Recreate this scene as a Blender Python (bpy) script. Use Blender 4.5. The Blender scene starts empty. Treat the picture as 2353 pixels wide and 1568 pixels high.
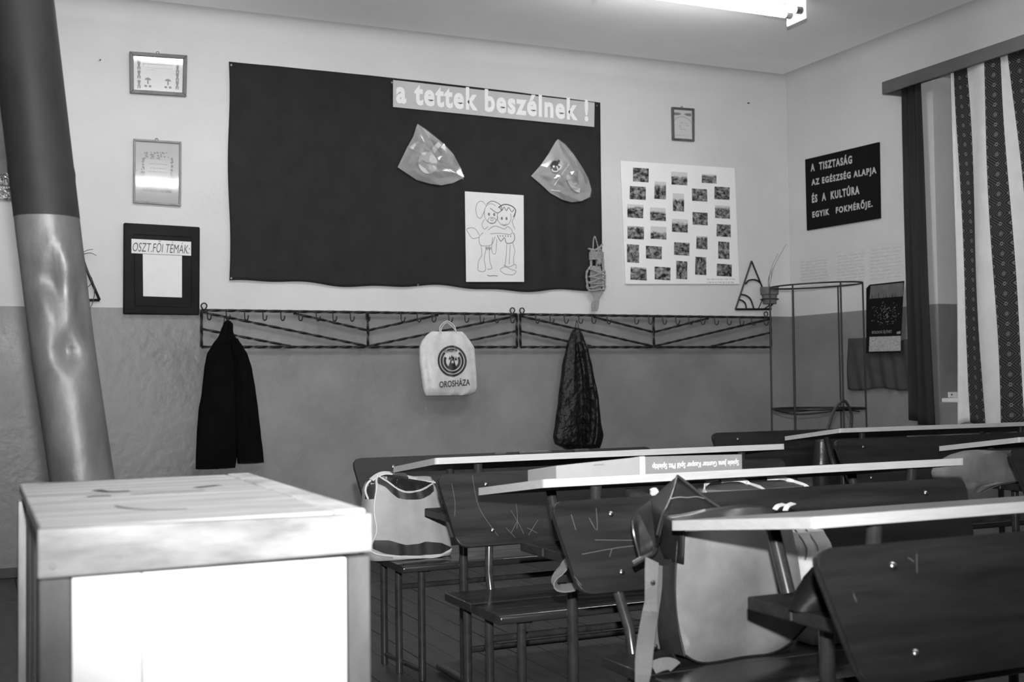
import bpy, bmesh, math, random
from mathutils import Vector, Matrix
random.seed(7)
S = bpy.context.scene
COL = S.collection
PI = math.pi

# ------------------------------------------------------------------ camera
H = 1.02                       # lens height above the floor
D = 6.946                      # back wall at y = D
A = 5.36                       # right wall at x = A
ZC = 3.19                      # ceiling
ZD = 1.462                     # top of the oil-painted dado
F = 2723.2
RW = Matrix(((0.91094455, -0.00242373, -0.4125217),
             (-0.41232944, -0.03643608, -0.91030591),
             (-0.01282434, 0.99933305, -0.03419063)))
cd = bpy.data.cameras.new('camera')
cam = bpy.data.objects.new('camera', cd)
COL.objects.link(cam)
cam.matrix_world = Matrix.Translation((0, 0, H)) @ RW.to_4x4()
cd.sensor_width = 36.0
cd.lens = F / 2353.0 * 36.0
cd.clip_start = 0.05
cd.dof.use_dof = True
cd.dof.focus_distance = 4.6
cd.dof.aperture_fstop = 5.6
S.camera = cam

# ------------------------------------------------------------------ light
S.view_settings.view_transform = 'Standard'
S.view_settings.look = 'None'
S.view_settings.exposure = 0.0
S.view_settings.gamma = 1.0
S.view_settings.use_curve_mapping = False
wd = bpy.data.worlds.new('night')
S.world = wd
wd.use_nodes = True
wd.node_tree.nodes['Background'].inputs[0].default_value = (0.5, 0.5, 0.5, 1)
wd.node_tree.nodes['Background'].inputs[1].default_value = 0.02
fl = bpy.data.lights.new('camera_flash', 'SPOT')          # flash gun on top of the camera
fl.energy = 1080
fl.shadow_soft_size = 0.025
fl.spot_size = math.radians(88)
fl.spot_blend = 1.0
flo = bpy.data.objects.new('camera_flash', fl)
COL.objects.link(flo)
flo.matrix_world = Matrix.Translation((0.0, -0.03, H + 0.22)) @ RW.to_4x4() @ Matrix.Rotation(math.radians(12.0), 4, 'X') @ Matrix.Rotation(math.radians(0.5), 4, 'Y')
TUBE = 52.0                                               # radiance of the fluorescent tubes


# ------------------------------------------------------------------ rays: a photo pixel seen on a known plane
def ray(px, py):
    return RW @ Vector((px - 1176.5, 784.0 - py, -F))


def onY(px, py, y):
    r = ray(px, py)
    return Vector((0, 0, H)) + r * (y / r.y)


def onX(px, py, x):
    r = ray(px, py)
    return Vector((0, 0, H)) + r * (x / r.x)


def WB(px, py, off=0.0):
    return onY(px, py, D - off)


def WR(px, py, off=0.0):
    return onX(px, py, A - off)


# ------------------------------------------------------------------ materials
def mat(name, c, rough=0.6, metal=0.0, spec=0.5, var=0.0, vscale=6.0, stretch=(1, 1, 1), bump=0.0, bscale=60.0,
        coat=0.0, detail=6.0, bdist=0.01, rvar=0.0):
    m = bpy.data.materials.new(name)
    m.use_nodes = True
    nt = m.node_tree
    b = nt.nodes['Principled BSDF']
    b.inputs['Base Color'].default_value = (c, c, c, 1)
    b.inputs['Roughness'].default_value = rough
    b.inputs['Metallic'].default_value = metal
    b.inputs['Specular IOR Level'].default_value = spec
    b.inputs['Coat Weight'].default_value = coat
    b.inputs['Coat Roughness'].default_value = 0.15
    if var or bump or rvar:
        tc = nt.nodes.new('ShaderNodeTexCoord')
        mp = nt.nodes.new('ShaderNodeMapping')
        mp.inputs['Scale'].default_value = stretch
        nt.links.new(tc.outputs['Object'], mp.inputs['Vector'])
    if var or rvar:
        n = nt.nodes.new('ShaderNodeTexNoise')
        n.inputs['Scale'].default_value = vscale
        n.inputs['Detail'].default_value = detail
        n.inputs['Roughness'].default_value = 0.62
        nt.links.new(mp.outputs[0], n.inputs['Vector'])
        if var:
            mr = nt.nodes.new('ShaderNodeMapRange')
            mr.inputs[1].default_value = 0.25
            mr.inputs[2].default_value = 0.75
            mr.inputs[3].default_value = c * (1 - var)
            mr.inputs[4].default_value = min(1.0, c * (1 + var))
            nt.links.new(n.outputs[0], mr.inputs[0])
            nt.links.new(mr.outputs[0], b.inputs['Base Color'])
        if rvar:
            mr2 = nt.nodes.new('ShaderNodeMapRange')
            mr2.inputs[1].default_value = 0.3
            mr2.inputs[2].default_value = 0.7
            mr2.inputs[3].default_value = max(0.02, rough - rvar)
            mr2.inputs[4].default_value = min(1, rough + rvar)
            nt.links.new(n.outputs[0], mr2.inputs[0])
            nt.links.new(mr2.outputs[0], b.inputs['Roughness'])
    if bump:
        n2 = nt.nodes.new('ShaderNodeTexNoise')
        n2.inputs['Scale'].default_value = bscale
        n2.inputs['Detail'].default_value = 5
        nt.links.new(mp.outputs[0], n2.inputs['Vector'])
        bp = nt.nodes.new('ShaderNodeBump')
        bp.inputs['Strength'].default_value = bump
        bp.inputs['Distance'].default_value = bdist
        nt.links.new(n2.outputs[0], bp.inputs['Height'])
        nt.links.new(bp.outputs[0], b.inputs['Normal'])
    return m


def emit(name, v):
    m = bpy.data.materials.new(name)
    m.use_nodes = True
    b = m.node_tree.nodes['Principled BSDF']
    b.inputs['Base Color'].default_value = (0.9, 0.9, 0.9, 1)
    b.inputs['Emission Color'].default_value = (1, 1, 1, 1)
    b.inputs['Emission Strength'].default_value = v
    return m


def glassy(name, tint=0.96, gloss_rough=0.02, ior=1.5, haze=0.0):
    m = bpy.data.materials.new(name)
    m.use_nodes = True
    nt = m.node_tree
    nt.nodes.clear()
    out = nt.nodes.new('ShaderNodeOutputMaterial')
    tr = nt.nodes.new('ShaderNodeBsdfTransparent')
    tr.inputs[0].default_value = (tint, tint, tint, 1)
    gl = nt.nodes.new('ShaderNodeBsdfGlossy')
    gl.inputs['Roughness'].default_value = gloss_rough
    fr = nt.nodes.new('ShaderNodeFresnel')
    fr.inputs['IOR'].default_value = ior
    mx = nt.nodes.new('ShaderNodeMixShader')
    nt.links.new(fr.outputs[0], mx.inputs[0])
    nt.links.new(tr.outputs[0], mx.inputs[1])
    nt.links.new(gl.outputs[0], mx.inputs[2])
    last = mx
    if haze:
        df = nt.nodes.new('ShaderNodeBsdfDiffuse')
        df.inputs[0].default_value = (0.7, 0.7, 0.7, 1)
        m2 = nt.nodes.new('ShaderNodeMixShader')
        m2.inputs[0].default_value = haze
        nt.links.new(mx.outputs[0], m2.inputs[1])
        nt.links.new(df.outputs[0], m2.inputs[2])
        last = m2
    nt.links.new(last.outputs[0], out.inputs[0])
    return m


M = {}
M['plaster'] = mat('plaster_upper', 0.52, 0.85, spec=0.25, var=0.07, vscale=1.6, bump=0.25, bscale=45, bdist=0.004)
M['ceil'] = mat('plaster_ceiling', 0.86, 0.9, spec=0.2, var=0.05, vscale=1.2)
M['dado'] = mat('dado_oil_paint', 0.175, 0.42, spec=0.4, var=0.22, vscale=2.2, bump=0.7, bscale=18, bdist=0.006, rvar=0.08)
M['boards'] = mat('floor_wood', 0.03, 0.45, spec=0.4, var=0.45, vscale=3.0, stretch=(6, 0.6, 1), bump=0.2, bscale=20, bdist=0.003, rvar=0.12)
M['gap'] = mat('floor_gap', 0.01, 0.9)
M['base'] = mat('baseboard_paint', 0.03, 0.5, var=0.4, vscale=9)
M['white'] = mat('white_paint', 0.7, 0.5, var=0.04, vscale=5)
M['ply'] = mat('ply_edge', 0.45, 0.55, var=0.12, vscale=30, stretch=(0.4, 1, 6))
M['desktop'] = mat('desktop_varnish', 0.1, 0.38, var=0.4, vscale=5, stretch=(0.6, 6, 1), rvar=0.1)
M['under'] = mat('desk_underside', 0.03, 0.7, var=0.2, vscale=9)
M['panel'] = mat('bench_varnish', 0.012, 0.42, spec=0.28, var=0.55, vscale=4.5, stretch=(0.7, 4, 7), bump=0.15, bscale=30, bdist=0.002, rvar=0.1)
M['seat'] = mat('seat_varnish', 0.024, 0.2, spec=0.5, var=0.5, vscale=6, stretch=(0.7, 6, 3), rvar=0.08)
M['edge'] = mat('worn_edge', 0.02, 0.5, var=0.6, vscale=30)
M['shelf'] = mat('shelf_wood', 0.02, 0.5, var=0.5, vscale=7, stretch=(0.7, 4, 7))
M['tube'] = mat('tube_enamel', 0.03, 0.22, spec=0.8, var=0.4, vscale=30)
M['rivet'] = mat('rivet_steel', 0.3, 0.28, metal=1.0)
M['scr'] = mat('bare_scratch', 0.12, 0.7)
M['iron'] = mat('black_iron', 0.008, 0.5, spec=0.35, var=0.5, vscale=60)
M['cloth'] = mat('black_cloth', 0.016, 0.85, spec=0.2, var=0.25, vscale=8)
M['coat'] = mat('dark_wool', 0.003, 0.95, spec=0.05, var=0.5, vscale=14)
M['leatherb'] = mat('black_leather', 0.005, 0.38, spec=0.28, var=0.5, vscale=15, bump=0.9, bscale=17, bdist=0.03)
M['plastic'] = mat('white_plastic_film', 0.5, 0.4, spec=0.5, var=0.15, vscale=16, bump=0.6, bscale=24, bdist=0.008)
M['ink'] = mat('black_ink', 0.012, 0.6)
M['greyink'] = mat('grey_ink', 0.2, 0.7)
M['paper'] = mat('paper', 0.62, 0.8, spec=0.2, var=0.04, vscale=12)
M['card'] = mat('photo_board_card', 0.70, 0.75, spec=0.2, var=0.03, vscale=5)
M['banner'] = mat('banner_paper', 0.42, 0.8, spec=0.2, var=0.06, vscale=10)
M['chalk'] = mat('white_lettering', 0.72, 0.8, spec=0.2)
M['wframe'] = mat('wooden_frame', 0.07, 0.45, var=0.35, vscale=20)
M['wframe2'] = mat('light_wooden_frame', 0.17, 0.5, var=0.25, vscale=24)
M['lboard'] = mat('padded_board', 0.01, 0.6, spec=0.1, var=0.35, vscale=9, bump=0.3, bscale=70, bdist=0.004)
M['penn'] = mat('pennant_cloth', 0.30, 0.7, spec=0.4, var=0.16, vscale=18, bump=0.5, bscale=14, bdist=0.01)
M['pale'] = mat('pale_print', 0.46, 0.8)
M['jute'] = mat('jute_cord', 0.22, 0.9, var=0.35, vscale=70, bump=0.6, bscale=160, bdist=0.002)
M['pipe'] = mat('stove_pipe_zinc', 0.014, 0.62, metal=0.0, spec=0.22, var=0.45, vscale=5, stretch=(1, 1, 0.6), bump=0.12, bscale=9, bdist=0.01, rvar=0.1)
M['pipe2'] = mat('crumpled_pipe_zinc', 0.075, 0.46, metal=0.15, spec=0.5, var=0.55, vscale=6, stretch=(1, 1, 0.5), bump=0.3, bscale=14, bdist=0.012, rvar=0.12)
M['cside'] = mat('crate_side_wood', 0.42, 0.8, spec=0.2, var=0.5, vscale=7, stretch=(1.4, 1.4, 0.4), bump=0.4, bscale=26, bdist=0.004)
M['crate'] = mat('crate_wood', 0.1, 0.75, spec=0.2, var=0.5, vscale=6, stretch=(1.4, 1.4, 0.5), bump=0.4, bscale=26, bdist=0.004)
M['cratetop'] = mat('crate_top_wood', 0.38, 0.7, spec=0.25, var=0.35, vscale=5, stretch=(0.7, 6, 1), bump=0.3, bscale=30, bdist=0.003)
M['crail'] = mat('crate_rail_wood', 0.22, 0.75, spec=0.2, var=0.5, vscale=8, stretch=(0.7, 1, 3), bump=0.4, bscale=30, bdist=0.003)
M['cwhite'] = mat('crate_white_boards', 0.80, 0.6, var=0.03, vscale=5)
M['char'] = mat('scorched_mark', 0.04, 0.8)
M['pot'] = mat('terracotta', 0.10, 0.85, var=0.35, vscale=22)
M['plant'] = mat('plant_stem', 0.05, 0.7)
M['drape'] = mat('dark_drape', 0.018, 0.8, spec=0.2, var=0.25, vscale=12, stretch=(1, 1, 0.2))
M['linen'] = mat('pale_linen', 0.58, 0.9, spec=0.15, var=0.08, vscale=9, bump=0.3, bscale=350, bdist=0.001)
M['pelmet'] = mat('pelmet_paint', 0.085, 0.5, var=0.15, vscale=8)
M['calpic'] = mat('calendar_meadow', 0.05, 0.4, var=0.9, vscale=26)
M['ctext'] = mat('calendar_grid', 0.30, 0.6, var=0.5, vscale=120, stretch=(1, 1, 2.0), detail=1)
M['black'] = mat('black_board', 0.006, 0.85, spec=0.1)
M['sheet'] = mat('printed_sheet', 0.50, 0.8, var=0.14, vscale=30, stretch=(1, 0.5, 3.0))
M['pocket'] = mat('grey_cloth_pocket', 0.035, 0.85, var=0.25, vscale=12)
M['tan'] = mat('tan_leather', 0.17, 0.36, spec=0.5, var=0.3, vscale=7, bump=0.25, bscale=12, bdist=0.012, rvar=0.1)
M['dleather'] = mat('dark_leather', 0.02, 0.3, spec=0.45, var=0.4, vscale=12, bump=0.3, bscale=22, bdist=0.006)
M['flap'] = mat('flap_leather', 0.009, 0.55, spec=0.25, var=0.3, vscale=14, bump=0.2, bscale=160, bdist=0.002)
M['web'] = mat('webbing', 0.15, 0.8, var=0.15, vscale=60, stretch=(6, 1, 1))
M['canvas'] = mat('light_canvas', 0.33, 0.85, var=0.12, vscale=14, bump=0.3, bscale=200, bdist=0.001)
M['canvd'] = mat('dark_trim_cloth', 0.02, 0.6, var=0.3, vscale=12)
M['piping'] = mat('white_piping', 0.55, 0.6)
M['greybag'] = mat('grey_canvas', 0.13, 0.85, var=0.3, vscale=9, bump=0.4, bscale=16, bdist=0.01)
M['wbag'] = mat('white_cotton', 0.42, 0.9, var=0.1, vscale=10, bump=0.4, bscale=14, bdist=0.01)
M['dstuff'] = mat('dark_cloth', 0.02, 0.8, var=0.5, vscale=14, bump=0.6, bscale=18, bdist=0.02)
M['carton'] = mat('carton_paper', 0.3, 0.7, var=0.06, vscale=20)
M['cartonp'] = mat('carton_print', 0.2, 0.7, var=0.08, vscale=30)
M['foil'] = mat('crinkled_foil', 0.5, 0.2, metal=0.8, bump=1.0, bscale=26, bdist=0.03)
M['chart'] = mat('wall_chart', 0.1, 0.6, var=0.5, vscale=7)
M['housing'] = mat('lamp_housing', 0.55, 0.4)
M['glass'] = glassy('picture_glass', 0.97, 0.06, 1.5)
M['wglass'] = glassy('window_glass', 0.9, 0.0, 1.5)
M['cello'] = glassy('cellophane', 0.95, 0.12, 1.6, 0.06)
M['tubeglow'] = emit('fluorescent_tube', TUBE)


def picture_mat(name, base, dark, scale, thresh):
    return mat(name, base, 0.6, var=dark, vscale=scale)


# photographs: dark snapshots that differ from print to print
def photo_mat():
    m = bpy.data.materials.new('snapshot_print')
    m.use_nodes = True
    nt = m.node_tree
    b = nt.nodes['Principled BSDF']
    b.inputs['Roughness'].default_value = 0.5
    b.inputs['Specular IOR Level'].default_value = 0.2
    tc = nt.nodes.new('ShaderNodeTexCoord')
    oi = nt.nodes.new('ShaderNodeObjectInfo')
    ad = nt.nodes.new('ShaderNodeVectorMath')
    ad.operation = 'ADD'
    ml = nt.nodes.new('ShaderNodeMath')
    ml.operation = 'MULTIPLY'
    ml.inputs[1].default_value = 90.0
    nt.links.new(oi.outputs['Random'], ml.inputs[0])
    nt.links.new(tc.outputs['Generated'], ad.inputs[0])
    nt.links.new(ml.outputs[0], ad.inputs[1])
    n = nt.nodes.new('ShaderNodeTexNoise')
    n.inputs['Scale'].default_value = 4.2
    n.inputs['Detail'].default_value = 7
    n.inputs['Roughness'].default_value = 0.7
    nt.links.new(ad.outputs[0], n.inputs['Vector'])
    sp = nt.nodes.new('ShaderNodeSeparateXYZ')
    nt.links.new(tc.outputs['Generated'], sp.inputs[0])
    # sky: only the top of some prints is light
    thr = nt.nodes.new('ShaderNodeMapRange')
    thr.inputs[3].default_value = 0.60
    thr.inputs[4].default_value = 1.5
    nt.links.new(oi.outputs['Random'], thr.inputs[0])
    wob = nt.nodes.new('ShaderNodeMath')
    wob.operation = 'MULTIPLY_ADD'
    wob.inputs[1].default_value = 0.55
    nt.links.new(n.outputs[0], wob.inputs[0])
    nt.links.new(sp.outputs[2], wob.inputs[2])
    gt = nt.nodes.new('ShaderNodeMath')
    gt.operation = 'SUBTRACT'
    nt.links.new(wob.outputs[0], gt.inputs[0])
    nt.links.new(thr.outputs[0], gt.inputs[1])
    st = nt.nodes.new('ShaderNodeMapRange')
    st.inputs[1].default_value = 0.1
    st.inputs[2].default_value = 0.3
    nt.links.new(gt.outputs[0], st.inputs[0])
    mr = nt.nodes.new('ShaderNodeMapRange')
    mr.inputs[1].default_value = 0.42
    mr.inputs[2].default_value = 0.66
    mr.inputs[3].default_value = 0.008
    mr.inputs[4].default_value = 0.34
    nt.links.new(n.outputs[0], mr.inputs[0])
    mx = nt.nodes.new('ShaderNodeMix')
    mx.inputs[3].default_value = 0.5
    nt.links.new(st.outputs[0], mx.inputs[0])
    nt.links.new(mr.outputs[0], mx.inputs[2])
    mx.inputs[3].default_value = 0.5
    nt.links.new(mx.outputs[0], b.inputs['Base Color'])
    return m


M['photo'] = photo_mat()


# woven folk band of the curtain: diamonds and crosses from the cloth's own UV
def band_mat():
    m = bpy.data.materials.new('woven_pattern_band')
    m.use_nodes = True
    nt = m.node_tree
    b = nt.nodes['Principled BSDF']
    b.inputs['Roughness'].default_value = 0.9
    b.inputs['Specular IOR Level'].default_value = 0.15
    uv = nt.nodes.new('ShaderNodeUVMap')
    sp = nt.nodes.new('ShaderNodeSeparateXYZ')
    nt.links.new(uv.outputs[0], sp.inputs[0])

    def mth(op, a, c=None, d=None):
        n = nt.nodes.new('ShaderNodeMath')
        n.operation = op
        for i, v in enumerate((a, c, d)):
            if v is None:
                continue
            if isinstance(v, (int, float)):
                n.inputs[i].default_value = v
            else:
                nt.links.new(v, n.inputs[i])
        return n.outputs[0]
    du = mth('ABSOLUTE', mth('SUBTRACT', sp.outputs[0], 0.5))
    pv = mth('PINGPONG', mth('MULTIPLY', sp.outputs[1], 9.0), 0.5)
    # zigzag lines
    zz = mth('ADD', mth('MULTIPLY', du, 1.0), pv)
    lines = mth('LESS_THAN', mth('FRACT', mth('MULTIPLY', zz, 7.0)), 0.35)
    # flower dots inside the diamonds
    pu = mth('PINGPONG', mth('ADD', mth('MULTIPLY', sp.outputs[0], 2.0), 0.5), 0.5)
    pv2 = mth('PINGPONG', mth('MULTIPLY', sp.outputs[1], 18.0), 0.5)
    rr = mth('SQRT', mth('ADD', mth('POWER', mth('SUBTRACT', pu, 0.5), 2.0), mth('POWER', mth('MULTIPLY', pv2, 0.9), 2.0)))
    dot = mth('LESS_THAN', rr, 0.17)
    core = mth('LESS_THAN', rr, 0.07)
    val = mth('ADD', mth('MULTIPLY', lines, 0.05), mth('MULTIPLY', mth('SUBTRACT', dot, core), 0.10))
    val = mth('ADD', val, 0.016)
    cb = nt.nodes.new('ShaderNodeCombineColor')
    for i in range(3):
        nt.links.new(val, cb.inputs[i])
    nt.links.new(cb.outputs[0], b.inputs['Base Color'])
    return m


M['band'] = band_mat()


# ------------------------------------------------------------------ object helpers
def rootloc(p):
    while p.parent is not None:
        p = p.parent
    return Vector(p.get('_loc', (0, 0, 0)))


def link(o, parent):
    COL.objects.link(o)
    if parent is not None:
        o.parent = parent
    return o


def obj(name, bm, m, parent=None, smooth=False, base=None):
    me = bpy.data.meshes.new(name)
    off = rootloc(parent) if parent is not None else (Vector(base) if base is not None else Vector((0, 0, 0)))
    if off.length > 0:
        bmesh.ops.translate(bm, verts=bm.verts, vec=-off)
    bmesh.ops.recalc_face_normals(bm, faces=bm.faces)
    if smooth:
        for f in bm.faces:
            f.smooth = True
    bm.to_mesh(me)
    bm.free()
    ms = m if isinstance(m, (list, tuple)) else [m]
    for x in ms:
        me.materials.append(M[x] if isinstance(x, str) else x)
    if smooth:
        me.set_sharp_from_angle(angle=math.radians(40))
    o = bpy.data.objects.new(name, me)
    link(o, parent)
    if parent is None and base is not None:
        o.location = base
        o['_loc'] = tuple(base)
    return o


def thing(name, label, cat, loc, group=None):
    o = bpy.data.objects.new(name, None)
    o.empty_display_size = 0.05
    o.location = loc
    o['_loc'] = tuple(loc)
    COL.objects.link(o)
    o['label'] = label
    o['category'] = cat
    if group:
        o['group'] = group
    return o


def tag(o, label, cat, group=None):
    o['label'] = label
    o['category'] = cat
    if group:
        o['group'] = group
    return o


def struct(o):
    o['kind'] = 'structure'
    return o


def inst(name, me, loc, parent, rot=None, scale=None):
    o = bpy.data.objects.new(name, me)
    link(o, parent)
    o.location = Vector(loc) - rootloc(parent)
    if rot:
        o.rotation_euler = rot
    if scale:
        o.scale = scale
    return o


def nb():
    return bmesh.new()


def box(bm, x0, x1, y0, y1, z0, z1, mi=0):
    vs = [bm.verts.new((x, y, z)) for z in (z0, z1) for y in (y0, y1) for x in (x0, x1)]
    for q in ((0, 2, 3, 1), (4, 5, 7, 6), (0, 1, 5, 4), (2, 6, 7, 3), (0, 4, 6, 2), (1, 3, 7, 5)):
        f = bm.faces.new([vs[i] for i in q])
        f.material_index = mi
    return bm


def prism(bm, pts, vec, mi=0, mi_side=None):
    vec = Vector(vec)
    a = [bm.verts.new(Vector(p)) for p in pts]
    b = [bm.verts.new(Vector(p) + vec) for p in pts]
    bm.faces.new(a).material_index = mi
    bm.faces.new(b[::-1]).material_index = mi
    n = len(a)
    for i in range(n):
        f = bm.faces.new((a[i], b[i], b[(i + 1) % n], a[(i + 1) % n]))
        f.material_index = mi if mi_side is None else mi_side
    return bm


def tube(bm, pts, r, n=8, closed=False, caps=True):
    pts = [Vector(p) for p in pts]
    k = len(pts)
    rr = r if isinstance(r, (list, tuple)) else [r] * k
    rings = []
    up = None
    for i in range(k):
        if closed:
            t = pts[(i + 1) % k] - pts[(i - 1) % k]
        else:
            t = pts[min(i + 1, k - 1)] - pts[max(i - 1, 0)]
        t.normalize()
        if up is None:
            up = Vector((0, 0, 1)) if abs(t.z) < 0.9 else Vector((1, 0, 0))
        u = t.cross(up)
        if u.length < 1e-6:
            u = t.cross(Vector((0, 1, 0)))
        u.normalize()
        v = u.cross(t).normalized()
        up = v
        rings.append([bm.verts.new(pts[i] + (u * math.cos(2 * PI * j / n) + v * math.sin(2 * PI * j / n)) * rr[i]) for j in range(n)])
    m = k if closed else k - 1
    for i in range(m):
        a, b = rings[i], rings[(i + 1) % k]
        for j in range(n):
            bm.faces.new((a[j], a[(j + 1) % n], b[(j + 1) % n], b[j]))
    if caps and not closed:
        bm.faces.new(rings[0][::-1])
        bm.faces.new(rings[-1])
    return bm


def smooth_path(pts, sub=5):
    pts = [Vector(p) for p in pts]
    out = []
    for i in range(len(pts) - 1):
        p0, p1, p2, p3 = pts[max(i - 1, 0)], pts[i], pts[i + 1], pts[min(i + 2, len(pts) - 1)]
        for s in range(sub):
            t = s / sub
            out.append(0.5 * ((2 * p1) + (p2 - p0) * t + (2 * p0 - 5 * p1 + 4 * p2 - p3) * t * t + (3 * p1 - p0 - 3 * p2 + p3) * t ** 3))
    out.append(pts[-1])
    return out


def ribbon(bm, pts, wdir, w, th=0.002, sub=4):
    pts = smooth_path(pts, sub)
    wd_ = wdir if isinstance(wdir, list) else [wdir] * len(pts)
    rings = []
    for i, p in enumerate(pts):
        t = (pts[min(i + 1, len(pts) - 1)] - pts[max(i - 1, 0)]).normalized()
        wv = Vector(wd_[min(i, len(wd_) - 1)])
        wv = (wv - t * wv.dot(t)).normalized()
        nv = t.cross(wv).normalized()
        rings.append([bm.verts.new(p + wv * sx * w / 2 + nv * sy * th / 2) for sx, sy in ((-1, -1), (1, -1), (1, 1), (-1, 1))])
    for a, b in zip(rings[:-1], rings[1:]):
        for j in range(4):
            bm.faces.new((a[j], a[(j + 1) % 4], b[(j + 1) % 4], b[j]))
    bm.faces.new(rings[0][::-1])
    bm.faces.new(rings[-1])
    return bm


def rounded_poly(c, r, k=5):
    """c: list of 2-D corners, rounded by r"""
    out = []
    n = len(c)
    for i in range(n):
        p0, p1, p2 = Vector(c[i - 1]), Vector(c[i]), Vector(c[(i + 1) % n])
        rad = r[i] if isinstance(r, (list, tuple)) else r
        if rad <= 0:
            out.append(p1)
            continue
        d0, d2 = (p0 - p1).normalized(), (p2 - p1).normalized()
        a, b = p1 + d0 * rad, p1 + d2 * rad
        for j in range(k + 1):
            t = j / k
            out.append(a * (1 - t) ** 2 + p1 * 2 * t * (1 - t) + b * t * t)
    return out


def bevel_all(bm, w, seg=2):
    bmesh.ops.bevel(bm, geom=list(bm.edges), offset=w, segments=seg, affect='EDGES', profile=0.5)
    return bm


class Loft:
    """a soft closed body: rows (z, xl, xr, yc, t); squarish section; knows its own front surface"""

    def __init__(self, rows, p=3.0, n=28, fold=0.0, fk=5.0, seed=0, dz=0.02):
        self.p, self.n, self.fold, self.fk = p, n, fold, fk
        self.seed = seed
        rows = sorted(rows, key=lambda r: r[0])
        zs = [r[0] for r in rows]
        m = max(8, int((zs[-1] - zs[0]) / dz))
        self.rows = []
        for i in range(m + 1):
            z = zs[0] + (zs[-1] - zs[0]) * i / m
            self.rows.append((z,) + self.at(rows, z))

    @staticmethod
    def at(rows, z):
        if z <= rows[0][0]:
            return tuple(rows[0][1:])
        for a, b in zip(rows[:-1], rows[1:]):
            if a[0] <= z <= b[0]:
                t = (z - a[0]) / max(1e-9, b[0] - a[0])
                t2 = t * t * (3 - 2 * t) * 0.5 + t * 0.5
                return tuple(u + (v - u) * t2 for u, v in zip(a[1:], b[1:]))
        return tuple(rows[-1][1:])

    def ripple(self, u, z):
        if not self.fold:
            return 0.0
        s = self.seed
        return self.fold * (math.sin(u * self.fk + s + 2.2 * z) + 0.6 * math.sin(u * self.fk * 1.9 - 3.1 * z + 2 * s) + 0.35 * math.sin(11 * z + u * 2 + s))

    def build(self, bm, cap=True):
        rings = []
        for (z, xl, xr, yc, t) in self.rows:
            ring = []
            xm, hw = (xl + xr) / 2, (xr - xl) / 2
            h = self.n // 2
            for j in range(self.n):
                jj = j if j <= h else self.n - j
                u = math.cos(PI * jj / h)
                q = max(0.0, 1 - abs(u) ** self.p) ** (1 / self.p)
                y = yc - q * t / 2 - self.ripple(u * 3, z) * q if j <= h else yc + q * t / 2
                ring.append(bm.verts.new((xm + u * hw, y, z)))
            rings.append(ring)
        for a, b in zip(rings[:-1], rings[1:]):
            for j in range(self.n):
                bm.faces.new((a[j], a[(j + 1) % self.n], b[(j + 1) % self.n], b[j]))
        if cap:
            bm.faces.new(rings[0][::-1])
            bm.faces.new(rings[-1])
        return bm

    def front(self, x, z):
        xl, xr, yc, t = self.at(self.rows, z)
        xm, hw = (xl + xr) / 2, (xr - xl) / 2
        u = max(-0.999, min(0.999, (x - xm) / max(1e-6, hw)))
        q = max(0.0, 1 - abs(u) ** self.p) ** (1 / self.p)
        return yc - q * t / 2 - self.ripple(u * 3, z) * q

    def patch(self, bm, fn, nu=16, nv=6, off=0.002):
        g = []
        for i in range(nu + 1):
            col = []
            for j in range(nv + 1):
                x, z = fn(i / nu, j / nv)
                col.append(bm.verts.new((x, self.front(x, z) - off, z)))
            g.append(col)
        for i in range(nu):
            for j in range(nv):
                bm.faces.new((g[i][j], g[i + 1][j], g[i + 1][j + 1], g[i][j + 1]))
        return bm

    def line(self, pts, off=0.002, sub=6):
        return [Vector((p.x, self.front(p.x, p.z) - off, p.z)) for p in smooth_path([Vector((q[0], 0, q[1])) for q in pts], sub)]


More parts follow.
